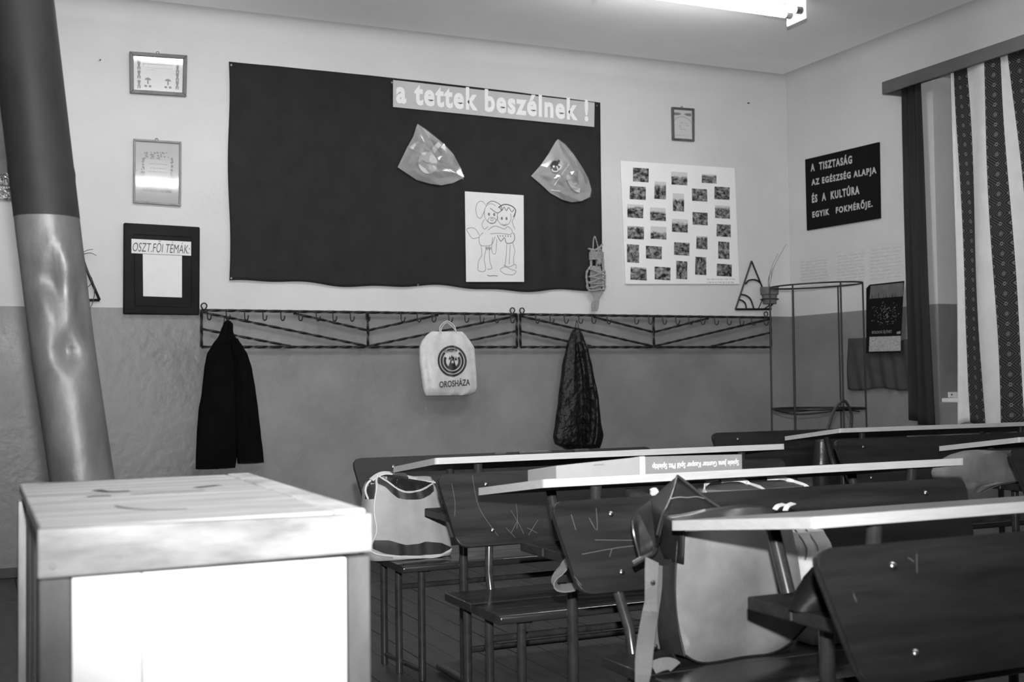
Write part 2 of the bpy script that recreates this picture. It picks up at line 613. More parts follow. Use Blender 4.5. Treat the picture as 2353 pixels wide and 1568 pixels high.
def text(name, s, m, parent, pos, xdir, updir, width=None, height=None, bold=0.0, shear=0.0, spacing=1.0, th=0.0006):
    """lettering as a thin mesh; pos is the lower left corner of its box"""
    cu = bpy.data.curves.new('lettering', 'FONT')
    cu.body = s
    cu.offset = bold
    cu.shear = shear
    cu.space_character = spacing
    cu.extrude = 0.001
    cu.resolution_u = 3
    t = bpy.data.objects.new('lettering', cu)
    COL.objects.link(t)
    bpy.context.view_layer.update()
    dg = bpy.context.evaluated_depsgraph_get()
    me = bpy.data.meshes.new_from_object(t.evaluated_get(dg))
    bpy.data.objects.remove(t)
    bpy.data.curves.remove(cu)
    xs = [v.co.x for v in me.vertices]
    ys = [v.co.y for v in me.vertices]
    x0, x1, y0, y1 = min(xs), max(xs), min(ys), max(ys)
    sx = width / (x1 - x0) if width else None
    sy = height / (y1 - y0) if height else None
    sx = sx or sy
    sy = sy or sx
    X, Y = Vector(xdir).normalized(), Vector(updir).normalized()
    N = X.cross(Y)
    pos = Vector(pos) - rootloc(parent)
    bm = bmesh.new()
    bm.from_mesh(me)
    bpy.data.meshes.remove(me)
    isl, seen = [], set()
    for v in bm.verts:
        if v in seen:
            continue
        st, grp = [v], []
        seen.add(v)
        while st:
            q = st.pop()
            grp.append(q)
            for e in q.link_edges:
                w = e.other_vert(q)
                if w not in seen:
                    seen.add(w)
                    st.append(w)
        isl.append((min(q.co.x for q in grp), max(q.co.x for q in grp), grp))
    isl.sort(key=lambda i: i[0])
    words, end = [], None
    for i in isl:
        if end is None or i[0] - end > 0.2 * spacing:
            words.append([])
        words[-1] += i[2]
        end = i[1] if end is None else max(end, i[1])
    for k, wv in enumerate(words):
        for v in wv:
            v.co.z = (1.0 if v.co.z > 0 else 0.0) + 10 * k
    out = []
    for k in range(len(words)):
        b2 = bm.copy()
        bmesh.ops.delete(b2, geom=[v for v in b2.verts if not (10 * k - 5 < v.co.z < 10 * k + 5)], context='VERTS')
        for v in b2.verts:
            v.co = pos + X * ((v.co.x - x0) * sx) + Y * ((v.co.y - y0) * sy) + N * (th if v.co.z - 10 * k > 0.5 else 0)
        m2 = bpy.data.meshes.new(name)
        b2.to_mesh(m2)
        b2.free()
        m2.materials.append(M[m])
        o = bpy.data.objects.new(name, m2)
        link(o, parent)
        out.append(o)
    bm.free()
    return out


def stroke(bm, pts, w, N, sub=5):
    """flat pen line lying on a plane with normal N"""
    pts = smooth_path(pts, sub)
    N = Vector(N)
    prev = None
    for i, p in enumerate(pts):
        t = (pts[min(i + 1, len(pts) - 1)] - pts[max(i - 1, 0)])
        if t.length < 1e-9:
            continue
        s = t.normalized().cross(N).normalized() * w / 2
        cur = (bm.verts.new(p - s), bm.verts.new(p + s))
        if prev:
            bm.faces.new((prev[0], prev[1], cur[1], cur[0]))
        prev = cur
    return bm


def disc(bm, c, X, Y, rx, ry, n=20, r0=0.0, a0=0.0, a1=2 * PI):
    c, X, Y = Vector(c), Vector(X), Vector(Y)
    full = abs(a1 - a0) > 6.2
    k = n if full else n + 1
    out = [bm.verts.new(c + X * rx * math.cos(a0 + (a1 - a0) * i / n) + Y * ry * math.sin(a0 + (a1 - a0) * i / n)) for i in range(k)]
    if r0 <= 0:
        bm.faces.new(out)
    else:
        inn = [bm.verts.new(c + X * rx * r0 * math.cos(a0 + (a1 - a0) * i / n) + Y * ry * r0 * math.sin(a0 + (a1 - a0) * i / n)) for i in range(k)]
        for i in range(n):
            j = (i + 1) % k
            bm.faces.new((out[i], out[j], inn[j], inn[i]))
    return bm


XW, ZW, NW = Vector((1, 0, 0)), Vector((0, 0, 1)), Vector((0, -1, 0))      # frame of the back wall
XR, NR = Vector((0, -1, 0)), Vector((-1, 0, 0))                            # frame of the right wall

# ================================================================== the room
X0, Y0 = -1.7, -1.7
X1 = A + 0.45
bm = nb()
box(bm, X0, A, Y0, D, -0.06, -0.012)
floor = struct(obj('floor', bm, 'gap'))
bw = 0.1185
bm = nb()
box(bm, 0.0015, bw - 0.0015, 0.002, 1.398, -0.012, 0.0)
bmesh.ops.bevel(bm, geom=[e for e in bm.edges if all(v.co.z > -0.001 for v in e.verts)], offset=0.0015, segments=1, affect='EDGES')
me_board = bpy.data.meshes.new('floor_board')
bm.to_mesh(me_board)
bm.free()
me_board.materials.append(M['boards'])
k = 0
x = X0
while x < A - 0.02:
    y = D
    stag = random.uniform(0.2, 1.4)
    first = True
    while y > Y0 + 0.01:
        L = stag if first else (1.4 if y > 1.6 else y - Y0)
        L = min(L, y - Y0)
        first = False
        o = inst('floor_board', me_board, (x, y - L, random.uniform(-0.0012, 0.0)), floor)
        o.scale = (min(1.0, (A - x) / bw), L / 1.4, 1)
        y -= L
        k += 1
    x += bw

# back wall, left wall, front wall
def wall_seg(bm, x0, x1, y0, y1, z0, z1):
    if z0 < ZD < z1:
        box(bm, x0, x1, y0, y1, z0, ZD, 1)
        box(bm, x0, x1, y0, y1, ZD, z1, 0)
    else:
        box(bm, x0, x1, y0, y1, z0, z1, 1 if z1 <= ZD else 0)


for nm, seg in (('wall_back', [(X0 - 0.2, X1, D, D + 0.25, -0.06, ZC + 0.2)]),
                ('wall_left', [(X0 - 0.2, X0, Y0, D, -0.06, ZC + 0.2)]),
                ('wall_front', [(X0 - 0.2, X1, Y0 - 0.2, Y0, -0.06, ZC + 0.2)]),
                ('wall_right', [(A, X1, 5.512, D, -0.06, ZC + 0.2), (A, X1, 3.35, 5.512, -0.06, 0.86),
                                (A, X1, 3.35, 5.512, 2.865, ZC + 0.2), (A, X1, Y0, 3.35, -0.06, ZC + 0.2)])):
    bm = nb()
    for s in seg:
        wall_seg(bm, *s)
    struct(obj(nm, bm, ['plaster', 'dado']))
bm = nb()
box(bm, X0 - 0.2, X1, Y0 - 0.2, D + 0.25, ZC, ZC + 0.12)
struct(obj('ceiling', bm, 'ceil'))


def cove(bm, along, r=0.11, n=7):
    pr = []
    for i in range(n + 1):
        a = PI / 2 * i / n
        pr.append((r - r * math.sin(a), r - r * math.cos(a)))     # (distance from wall, below ceiling)
    return pr


pr = cove(None, None)
bm = nb()
ra = [bm.verts.new((X0, D - d, ZC - h)) for d, h in pr]
rb = [bm.verts.new((A, D - d, ZC - h)) for d, h in pr]
for i in range(len(pr) - 1):
    bm.faces.new((ra[i], rb[i], rb[i + 1], ra[i + 1]))
struct(obj('trim_1', bm, 'plaster', smooth=True))
bm = nb()
ra = [bm.verts.new((A - d, Y0, ZC - h)) for d, h in pr]
rb = [bm.verts.new((A - d, D, ZC - h)) for d, h in pr]
for i in range(len(pr) - 1):
    bm.faces.new((ra[i], rb[i], rb[i + 1], ra[i + 1]))
struct(obj('trim_2', bm, 'plaster', smooth=True))
bm = nb()
box(bm, X0, A, D - 0.014, D, 0.0, 0.055)
bevel_all(bm, 0.003, 1)
struct(obj('baseboard_back', bm, 'base'))
bm = nb()
box(bm, A - 0.014, A, Y0, D - 0.014, 0.0, 0.055)
bevel_all(bm, 0.003, 1)
struct(obj('baseboard_right', bm, 'base'))

# window behind the curtain
wx = A + 0.28
bm = nb()
y0, y1, z0, z1 = 3.35, 5.512, 0.86, 2.865
for b_ in ((y0, y0 + 0.07, z0, z1), (y1 - 0.07, y1, z0, z1), (y0 + 0.07, y1 - 0.07, z0, z0 + 0.07), (y0 + 0.07, y1 - 0.07, z1 - 0.07, z1),
           (4.40, 4.46, z0 + 0.07, z1 - 0.07), (y0 + 0.07, 4.40, 2.25, 2.31), (4.46, y1 - 0.07, 2.25, 2.31)):
    box(bm, wx, wx + 0.06, *b_)
win = struct(obj('window_1', bm, 'white'))
for (a, b_, c, d_) in ((y0 + 0.07, 4.40, z0 + 0.07, 2.25), (4.46, y1 - 0.07, z0 + 0.07, 2.25), (y0 + 0.07, 4.40, 2.31, z1 - 0.07), (4.46, y1 - 0.07, 2.31, z1 - 0.07)):
    bm = nb()
    box(bm, wx + 0.026, wx + 0.032, a, b_, c, d_)
    obj('pane', bm, 'wglass', win)
bm = nb()
box(bm, A + 0.005, wx, 3.352, 5.51, 0.86, 0.885)
bevel_all(bm, 0.004, 1)
obj('window_sill', bm, 'white', win)

# ================================================================== lamps
def lamp(x0, x1, y, label, zt=3.06):
    t = thing('fluorescent_lamp', label, 'lamp', ((x0 + x1) / 2, y, ZC), 'fluorescent tube lamps on the ceiling')
    bm = nb()
    box(bm, x0 + 0.008, x1 - 0.008, y - 0.022, y + 0.022, 3.168, ZC - 0.0005)
    bevel_all(bm, 0.004, 1)
    obj('housing', bm, 'housing', t)
    for xe in (x0, x1):
        bm = nb()
        box(bm, xe - 0.006, xe + 0.006, y - 0.085, y + 0.085, zt - 0.055, ZC - 0.0005)
        bevel_all(bm, 0.003, 1)
        obj('end_plate', bm, 'housing', t)
    for dy in (-0.045, 0.045):
        bm = nb()
        tube(bm, [(x0 + 0.045, y + dy, zt), (x1 - 0.045, y + dy, zt)], 0.018, 12)
        tb = obj('tube', bm, 'tubeglow', t, smooth=True)
        for xe in (x0, x1):
            bm = nb()
            s = 1 if xe == x0 else -1
            tube(bm, [(xe + s * 0.006, y + dy, zt), (xe + s * 0.046, y + dy, zt)], 0.021, 12)
            obj('lamp_socket', bm, 'base', t)
    return t


lamp(2.93, 4.18, 5.31, 'twin tube fluorescent lamp on the ceiling above the photo board, its right end in view')
lamp(0.25, 1.50, 5.31, 'twin tube fluorescent lamp on the ceiling left of the one in view')
lamp(0.92, 2.17, 1.15, 'twin tube fluorescent lamp on the ceiling at the front left, mirrored in the certificate glass')
lamp(2.93, 4.18, 1.15, 'twin tube fluorescent lamp on the ceiling at the front right, unseen, added for its light')  # added lamp out of view, kept for the light it gives the room

# ================================================================== stove pipe
def pipe():
    ax = [(40, -80), (49, 0), (79, 255), (115, 560), (150, 840), (188, 1095), (250, 1560)]
    yp = 3.05
    P = [onY(a, b, yp) for a, b in ax]
    top, bot = P[0], P[-1]
    d0 = (P[0] - P[2]).normalized()
    P = [P[0] + d0 * ((ZC - P[0].z) / d0.z)] + P[1:]
    d1 = (P[-1] - P[-2]).normalized()
    if P[-1].z > 0.012:
        P.append(P[-1] + d1 * ((P[-1].z - 0.012) / -d1.z))
    else:
        t_ = (P[-2].z - 0.012) / (P[-2].z - P[-1].z)
        P[-1] = P[-2] + (P[-1] - P[-2]) * t_
    t = thing('stove_pipe', 'leaning dented sheet metal stove pipe at the left, behind the wooden crate', 'pipe', (P[-1].x, P[-1].y, 0))
    R0 = 0.0745
    zs = sorted([p.z for p in P])
    path = sorted(P, key=lambda p: p.z)

    def axis(z):
        for a, b in zip(path[:-1], path[1:]):
            if a.z <= z <= b.z + 1e-6:
                q = (z - a.z) / (b.z - a.z)
                return a.lerp(b, q)
        return path[-1]
    def zpx(px, py):
        return onY(px, py, yp).z
    zj = zpx(100, 490)
    zseam = zpx(95, 400)
    dents = [(zpx(130, 660), 0.10, -0.15, 0.016), (zpx(150, 800), 0.05, 0.1, 0.02), (zpx(165, 760), 0.06, 0.9, 0.010), (zpx(120, 690), 0.05, 0.8, 0.014),
             (zpx(110, 640), 0.04, -0.7, 0.013), (zpx(140, 620), 0.06, 0.2, -0.008), (zpx(150, 730), 0.05, -0.3, -0.007)]
    secs = [(0.012, zj - 0.0), (zj - 0.012, ZC)]
    for si, (za, zb) in enumerate(secs):
        bm = nb()
        rings = []
        n, m = 40, int((zb - za) / 0.018)
        for i in range(m + 1):
            z = za + (zb - za) * i / m
            c = axis(z)
            ring = []
            for j in range(n):
                a = 2 * PI * j / n
                # a measured from the direction facing the camera
                r = R0 + (0.0006 if si == 1 else 0.0)
                aa = (a + PI) % (2 * PI) - PI
                if si == 0:
                    for (dz, sz, da, dep) in dents:
                        r -= dep * math.exp(-((z - dz) / sz) ** 2 - ((aa - da) / 0.42) ** 2)
                    for (zc_, ac_, w_) in ((zpx(135, 660), 0.0, 0.10), (zpx(150, 815), 0.05, 0.05)):
                        dd = abs(z - zc_) / w_ + abs(aa - ac_) / 0.75
                        if dd < 1:
                            r -= 0.010 * (1 - dd) * (1 if zc_ > zpx(135, 700) else 1.4)
                        elif dd < 1.35:
                            r += 0.004 * (1.35 - dd) / 0.35
                if si == 1 and abs(z - zseam) < 0.010:
                    r += 0.0016
                ring.append(bm.verts.new((c.x + r * math.sin(a), c.y - r * math.cos(a), z)))
            rings.append(ring)
        for a, b in zip(rings[:-1], rings[1:]):
            for j in range(n):
                bm.faces.new((a[j], a[(j + 1) % n], b[(j + 1) % n], b[j]))
        obj('pipe_section', bm, 'pipe2' if si == 0 else 'pipe', t, smooth=True)
    bm = nb()
    c = axis(0.012)
    tube(bm, [(c.x, c.y, 0.0), (c.x, c.y, 0.02)], 0.11, 24)
    obj('foot_collar', bm, 'iron', t)
    return t


pipe()

# ================================================================== wooden crate at the front left
def crate():
    zt = 0.84
    x0, x1, yf, yb = 0.072, 0.512, 1.62, 2.43
    t = thing('wooden_crate', 'tall wooden crate with white front boards and a scratched pale top, nearest at left', 'crate', ((x0 + x1) / 2, (yf + yb) / 2, 0))
    # top boards
    for i in range(2):
        a = yf + 0.012 + (yb - yf - 0.02) * i / 2
        b = yf + 0.012 + (yb - yf - 0.02) * (i + 1) / 2
        bm = nb()
        box(bm, x0 + 0.004, x1 - 0.052, a, b - 0.0015, zt - 0.018, zt)
        bevel_all(bm, 0.002, 1)
        obj('top_board', bm, 'cratetop', t)
    bm = nb()
    box(bm, x1 - 0.05, x1 - 0.004, yf + 0.012, yb - 0.01, zt - 0.02, zt + 0.002)
    bevel_all(bm, 0.004, 2)
    obj('edge_batten', bm, 'cside', t)
    # front rail
    bm = nb()
    prism(bm, [(x0, yf - 0.004, zt - 0.062), (x1, yf - 0.004, zt - 0.058), (x1, yf - 0.004, zt - 0.004), (x0, yf - 0.004, zt + 0.001)], (0, 0.018, 0))
    bevel_all(bm, 0.003, 2)
    r = obj('front_rail', bm, 'crail', t)
    bm = nb()
    for px, pz in ((x0 + 0.018, zt - 0.045),):
        tube(bm, [(px, yf - 0.0045, pz), (px, yf - 0.007, pz)], 0.005, 10)
    obj('nail_head', bm, 'rivet', r)
    # front stiles, back posts
    for a, b in ((x0 + 0.002, x0 + 0.040), (x1 - 0.034, x1 - 0.002)):
        bm = nb()
        box(bm, a, b, yf + 0.001, yf + 0.022, 0.0, zt - 0.064)
        bevel_all(bm, 0.003, 2)
        obj('stile', bm, 'crate', t)
    for a, b in ((x0 + 0.001, x0 + 0.03), (x1 - 0.03, x1 - 0.002)):
        bm = nb()
        box(bm, a, b, yb - 0.05, yb - 0.005, 0.0, zt - 0.03)
        bevel_all(bm, 0.003, 2)
        obj('back_post', bm, 'cside', t)
    # white boards of the front
    xs = [x0 + 0.041, x0 + 0.128, x0 + 0.344, x1 - 0.035]
    for i, (a, b) in enumerate(zip(xs[:-1], xs[1:])):
        bm = nb()
        box(bm, a + 0.0006, b - 0.0006, yf + 0.006 + 0.0008 * (i == 1), yf + 0.02, 0.01, zt - 0.065)
        bevel_all(bm, 0.0012, 1)
        obj('front_board', bm, 'cwhite', t)
    bm = nb()
    for pts in ([(x0 + 0.312, zt - 0.13), (x0 + 0.318, zt - 0.2), (x0 + 0.327, zt - 0.32)],):
        stroke(bm, [(p[0], yf + 0.0058, p[1]) for p in pts], 0.0012, NW)
    obj('crack', bm, 'crate', t)
    # sides and back
    for a, b, nm in ((x0 + 0.014, x0 + 0.026, 'side_board'), (x1 - 0.024, x1 - 0.012, 'side_board')):
        n = 4
        for i in range(n):
            ya = yf + 0.024 + (yb - yf - 0.075) * i / n
            yb_ = yf + 0.024 + (yb - yf - 0.075) * (i + 1) / n
            bm = nb()
            box(bm, a, b, ya, yb_ - 0.002, 0.0, zt - 0.022)
            bevel_all(bm, 0.002, 1)
            obj(nm, bm, 'cside', t)
    bm = nb()
    box(bm, x0 + 0.02, x1 - 0.03, yb - 0.03, yb - 0.012, 0.0, zt - 0.022)
    obj('back_board', bm, 'crate', t)
    # burn marks and knife cuts on the top
    def tp(px, py):
        r_ = ray(px, py)
        q = Vector((0, 0, H)) + r_ * ((zt + 0.0008 - H) / r_.z)
        return q
    for pts, w in (([(222, 1126), (250, 1130), (298, 1128)], 0.018), ([(450, 1121), (475, 1118), (503, 1115)], 0.02), ([(265, 1163), (300, 1169), (350, 1171), (430, 1169)], 0.006),
                   ([(200, 1142), (225, 1140), (255, 1139)], 0.014), ([(300, 1136), (380, 1131), (470, 1127)], 0.005), ([(90, 1112), (200, 1105), (330, 1099)], 0.006)):
        bm = nb()
        stroke(bm, [tp(*p) for p in pts], w, ZW)
        for v in bm.verts:
            v.co.x = min(max(v.co.x, x0 + 0.006), x1 - 0.055)
            v.co.y = min(max(v.co.y, yf + 0.014), yb - 0.012)
        obj('scorch_mark', bm, 'char', t)
    return t


crate()

# ================================================================== desks and benches
def leg_r():
    return 0.0145


def desk(x0, yf, label, wd_=1.365, dep=0.425):
    t = thing('school_desk', label, 'desk', (x0 + wd_ / 2, yf + dep / 2, 0), 'two seat school desks')
    dz = 0.054
    # sloping top, near edge high, rounded corners
    bm = nb()
    ol = rounded_poly([(x0, yf), (x0 + wd_, yf), (x0 + wd_, yf + dep), (x0, yf + dep)], 0.012, 3)
    slope = lambda y: 0.78 - dz * (y - yf) / dep
    th = 0.0205
    top = [bm.verts.new((p.x, p.y, slope(p.y))) for p in ol]
    botv = [bm.verts.new((p.x, p.y, slope(p.y) - th)) for p in ol]
    bm.faces.new(top).material_index = 0
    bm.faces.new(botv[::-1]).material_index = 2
    n = len(ol)
    for i in range(n):
        bm.faces.new((top[i], botv[i], botv[(i + 1) % n], top[(i + 1) % n])).material_index = 1
    obj('desktop', bm, ['desktop', 'ply', 'under'], t)
    # book shelf under the top: two planks
    for (ya, yb_) in ((yf + 0.035, yf + 0.165), (yf + 0.170, yf + 0.31)):
        bm = nb()
        box(bm, x0 + 0.075, x0 + wd_ - 0.075, ya, yb_, 0.562, 0.588)
        bevel_all(bm, 0.003, 1)
        obj('shelf_plank', bm, 'shelf', t)
    for xs in (x0 + 0.165, x0 + wd_ - 0.165):
        bm = nb()
        tube(bm, [(xs, yf + 0.055, 0.588), (xs, yf + 0.04, slope(yf + 0.04) - th)], 0.0145, 14)
        obj('upright', bm, 'tube', t, smooth=True)
        bm = nb()
        tube(bm, [(xs, yf + dep - 0.175, 0.588), (xs, yf + dep - 0.125, slope(yf + dep - 0.125) - th)], 0.0145, 14)
        obj('upright', bm, 'tube', t, smooth=True)
        bm = nb()
        tube(bm, [(xs, yf + 0.18, 0.0), (xs, yf + 0.18, 0.562)], 0.015, 14)
        obj('leg', bm, 'tube', t, smooth=True)
        bm = nb()
        tube(bm, [(xs, yf - 0.02, 0.018), (xs, yf + 0.42, 0.018)], 0.013, 10)
        obj('foot_bar', bm, 'tube', t, smooth=True)
    bm = nb()
    tube(bm, [(x0 + 0.165, yf + 0.18, 0.12), (x0 + wd_ - 0.165, yf + 0.18, 0.12)], 0.011, 10)
    obj('cross_rail', bm, 'tube', t, smooth=True)
    return t


def bench(xs, yb, label, xp=None, yp=None, w=1.28, scratches=None, zt=0.745, zb=0.533, lean=0.075):
    """xs, yb: left end and far edge of the seat; xp, yp: upper left corner and foot of the backrest"""
    if xp is None:
        xp = xs - 0.01
    if yp is None:
        yp = yb - 0.02
    t = thing('school_bench', label, 'bench', (xs + w / 2, yb - 0.2, 0), 'two seat school benches')
    zs = 0.40
    ws = w - 0.05
    for (ya, yb_, rd) in ((yb - 0.202, yb, 0), (yb - 0.405, yb - 0.206, 1)):
        bm = nb()
        box(bm, xs, xs + ws, ya, yb_, zs - 0.024, zs)
        if rd:
            es = [e for e in bm.edges if abs(e.verts[0].co.y - ya) < 1e-6 and abs(e.verts[1].co.y - ya) < 1e-6]
            bmesh.ops.bevel(bm, geom=es, offset=0.010, segments=3, affect='EDGES', profile=0.5)
        else:
            bevel_all(bm, 0.002, 1)
        obj('seat_plank', bm, 'seat', t, smooth=True)
    # backrest: rounded board, a little narrower at the foot, leaning away
    yt = yp + lean
    nrm = Vector((0, -(zt - zb), lean)).normalized()            # faces the sitter and a little up
    dv = Vector((0, lean, zt - zb))
    th = 0.016
    ol = rounded_poly([(0.04, 0.0), (w - 0.04, 0.0), (w, 1.0 * dv.length), (0.0, 1.0 * dv.length)], 0.035, 5)
    du = dv.normalized()
    bm = nb()
    fr = [bm.verts.new(Vector((xp + p.x, yp, zb)) + du * p.y) for p in ol]
    bk = [bm.verts.new(v.co - nrm * th) for v in fr]
    bm.faces.new(fr)
    bm.faces.new(bk[::-1])
    n = len(fr)
    for i in range(n):
        f = bm.faces.new((fr[i], bk[i], bk[(i + 1) % n], fr[(i + 1) % n]))
        f.material_index = 1
    be = [e for e in bm.edges if len(e.link_faces) == 2 and {f.material_index for f in e.link_faces} == {0, 1}]
    bmesh.ops.bevel(bm, geom=be, offset=0.003, segments=2, affect='EDGES', profile=0.5)
    pn = obj('backrest', bm, ['panel', 'edge'], t)

    def onp(u, v, off=0.0):
        return Vector((xp + u, yp, zb)) + du * (v * dv.length) + nrm * off
    for u in (0.155, w - 0.155):
        for v in (0.2, 0.83):
            bm = nb()
            c = onp(u, v)
            rings = []
            for (r, hgt) in ((0.0075, 0.0), (0.0068, 0.002), (0.0045, 0.0038), (0.001, 0.0045)):
                rings.append([bm.verts.new(c + Vector((1, 0, 0)) * r * math.cos(a * PI / 6) + du * r * math.sin(a * PI / 6) + nrm * hgt) for a in range(12)])
            for a, b in zip(rings[:-1], rings[1:]):
                for j in range(12):
                    bm.faces.new((a[j], a[(j + 1) % 12], b[(j + 1) % 12], b[j]))
            bm.faces.new(rings[-1])
            obj('rivet', bm, 'rivet', pn, smooth=True)
    if scratches:
        bm = nb()
        for pts in scratches:
            stroke(bm, [onp(u, v, 0.0006) for u, v in pts], 0.0010, nrm, 3)
        obj('scratch', bm, 'scr', pn)
    # frame
    for sgn, xa in ((1, xs), (-1, xs + ws)):
        xu = xp + 0.15 if sgn > 0 else xp + w - 0.15
        bm = nb()
        pt = onp(xu - xp, 0.92, -th - 0.012)
        pb = onp(xu - xp, 0.05, -th - 0.012)
        tube(bm, [(xu, yb - 0.012, zs - 0.03), (xu, yb + 0.008, zs + 0.05), pb, pt], 0.0125, 14)
        obj('back_upright', bm, 'tube', t, smooth=True)
        for (ly, ins) in ((yb - 0.065, 0.045), (yb - 0.215, 0.05), (yb - 0.355, 0.085)):
            bm = nb()
            xx = xa + sgn * ins
            tube(bm, [(xx, ly, 0.0), (xx, ly, zs - 0.026)], 0.0128, 14)
            obj('leg', bm, 'tube', t, smooth=True)
        bm = nb()
        tube(bm, [(xa + sgn * 0.048, yb - 0.055, 0.035), (xa + sgn * 0.085, yb - 0.36, 0.035)], 0.011, 10)
        obj('foot_bar', bm, 'tube', t, smooth=True)
        bm = nb()
        xx = xa + sgn * 0.085
        prism(bm, [(xx - 0.004, yb - 0.345, zs - 0.026), (xx + 0.035 * sgn, yb - 0.345, zs - 0.026), (xx + 0.01 * sgn, yb - 0.345, zs - 0.055), (xx - 0.004, yb - 0.345, zs - 0.055)], (0, -0.018, 0))
        obj('bracket', bm, 'tube', t)
    bm = nb()
    tube(bm, [(xs + 0.045, yb - 0.215, 0.30), (xs + ws - 0.045, yb - 0.215, 0.30)], 0.010, 10)
    obj('cross_rail', bm, 'tube', t, smooth=True)
    return t


desk(1.333, 3.545, 'varnished school desk farthest back in the left row, pens on its top')
desk(1.267, 2.617, 'varnished school desk in the middle of the left row, an open book on its edge')
desk(1.319, 1.655, 'varnished school desk nearest the camera, covering the top of the leather satchel', dep=0.47)
desk(3.70, 4.447, 'varnished school desk at the right, in front of the tall wire frame')
desk(3.67, 3.37, 'varnished school desk at the right edge, grey bundle stuffed on its shelf')

SC1 = [[(0.045, 0.86), (0.047, 0.6), (0.04, 0.42)], [(0.115, 0.97), (0.118, 0.6), (0.135, 0.38), (0.17, 0.12)], [(0.245, 0.55), (0.243, 0.35), (0.235, 0.2)],
       [(0.225, 0.45), (0.245, 0.25), (0.255, 0.12)], [(0.2, 0.22), (0.225, 0.08)], [(0.215, 0.15), (0.24, 0.3)], [(0.27, 0.2), (0.30, 0.12)], [(0.27, 0.1), (0.31, 0.3)]]
SC2 = [[(0.05, 0.85), (0.055, 0.68)], [(0.095, 0.80), (0.11, 0.66), (0.118, 0.9)], [(0.1, 0.56), (0.25, 0.5), (0.32, 0.4)], [(0.14, 0.45), (0.13, 0.37)], [(0.03, 0.2), (0.045, 0.1)],
       [(0.06, 0.42), (0.16, 0.46), (0.28, 0.47)]]
SC3 = [[(0.21, 0.9), (0.2, 0.76)], [(0.19, 0.88), (0.2, 0.84)], [(0.06, 0.66), (0.062, 0.6)], [(0.63, 0.12), (0.64, 0.2)]]
bench(1.315, 4.225, 'school bench at the back of the left row, striped sports bag on its seat', xp=1.262, yp=4.15)
bench(1.262, 3.290, 'scratched school bench second from the back wall, left row, its seat empty', xp=1.258, yp=3.262, scratches=SC1)
bench(1.285, 2.372, 'school bench in the left row with the leather satchel standing on it', xp=1.214, yp=2.405, scratches=SC2, zt=0.740)
bench(1.30, 1.52, 'school bench nearest the camera at lower right, only its big backrest in view', xp=1.222, yp=1.468, scratches=SC3)
bench(3.44, 5.08, 'school bench at the back of the right row, in front of the wire frame', xp=3.415, yp=5.02)
bench(3.47, 4.145, 'dark school bench in the right row, right before the desk by the wire frame', xp=3.445, yp=4.11)
bench(3.47, 3.21, 'school bench at the right edge whose backrest end covers the grey bundle', xp=3.475, yp=3.17)

# ================================================================== wall things: back wall
def bar_frame(bm, p, w, th):
    """p: four corners (bl, br, tr, tl) on the wall; mitred moulding of width w, thickness th along -y"""
    p = [Vector(q) for q in p]
    c = sum(p, Vector()) / 4
    inn = []
    for i in range(4):
        a, b = p[i - 1], p[(i + 1) % 4]
        d = ((a - p[i]).normalized() + (b - p[i]).normalized())
        inn.append(p[i] + d * w)
    for i in range(4):
        j = (i + 1) % 4
        prism(bm, [p[i], p[j], inn[j], inn[i]], (0, -th, 0))
    return inn


def hung_frame(name, label, corners, w, th, mframe, mpic, tilt, deco=None, group=None, cat='picture'):
    p = [WB(*c) for c in corners]                # bl, br, tr, tl
    base = (p[0] + p[1]) / 2
    t = thing(name, label, cat, (base.x, D, base.z), group)
    bm = nb()
    inn = bar_frame(bm, p, w, th)
    bevel_all(bm, 0.002, 1)
    obj('frame', bm, mframe, t)
    bm = nb()
    prism(bm, [q + Vector((0, -0.003, 0)) for q in inn], (0, -0.002, 0))
    obj('print_sheet', bm, mpic, t)

    def at(u, v):
        a = inn[0].lerp(inn[1], u)
        b = inn[3].lerp(inn[2], u)
        q = a.lerp(b, v)
        return Vector((q.x, D - 0.0056, q.z))
    if deco:
        deco(t, at)
    bm = nb()
    prism(bm, [q + Vector((0, -0.008, 0)) for q in inn], (0, -0.0015, 0))
    obj('glass_pane', bm, 'glass', t)
    bm = nb()
    tc = (p[2] + p[3]) / 2
    tube(bm, [tc + Vector((0.008 * math.cos(a) - 0.004, -0.004, 0.008 * math.sin(a) + 0.004)) for a in [i * PI / 5 for i in range(11)]], 0.0018, 6)
    obj('hanging_ring', bm, 'iron', t)
    t.rotation_euler = (tilt, 0, 0)
    return t


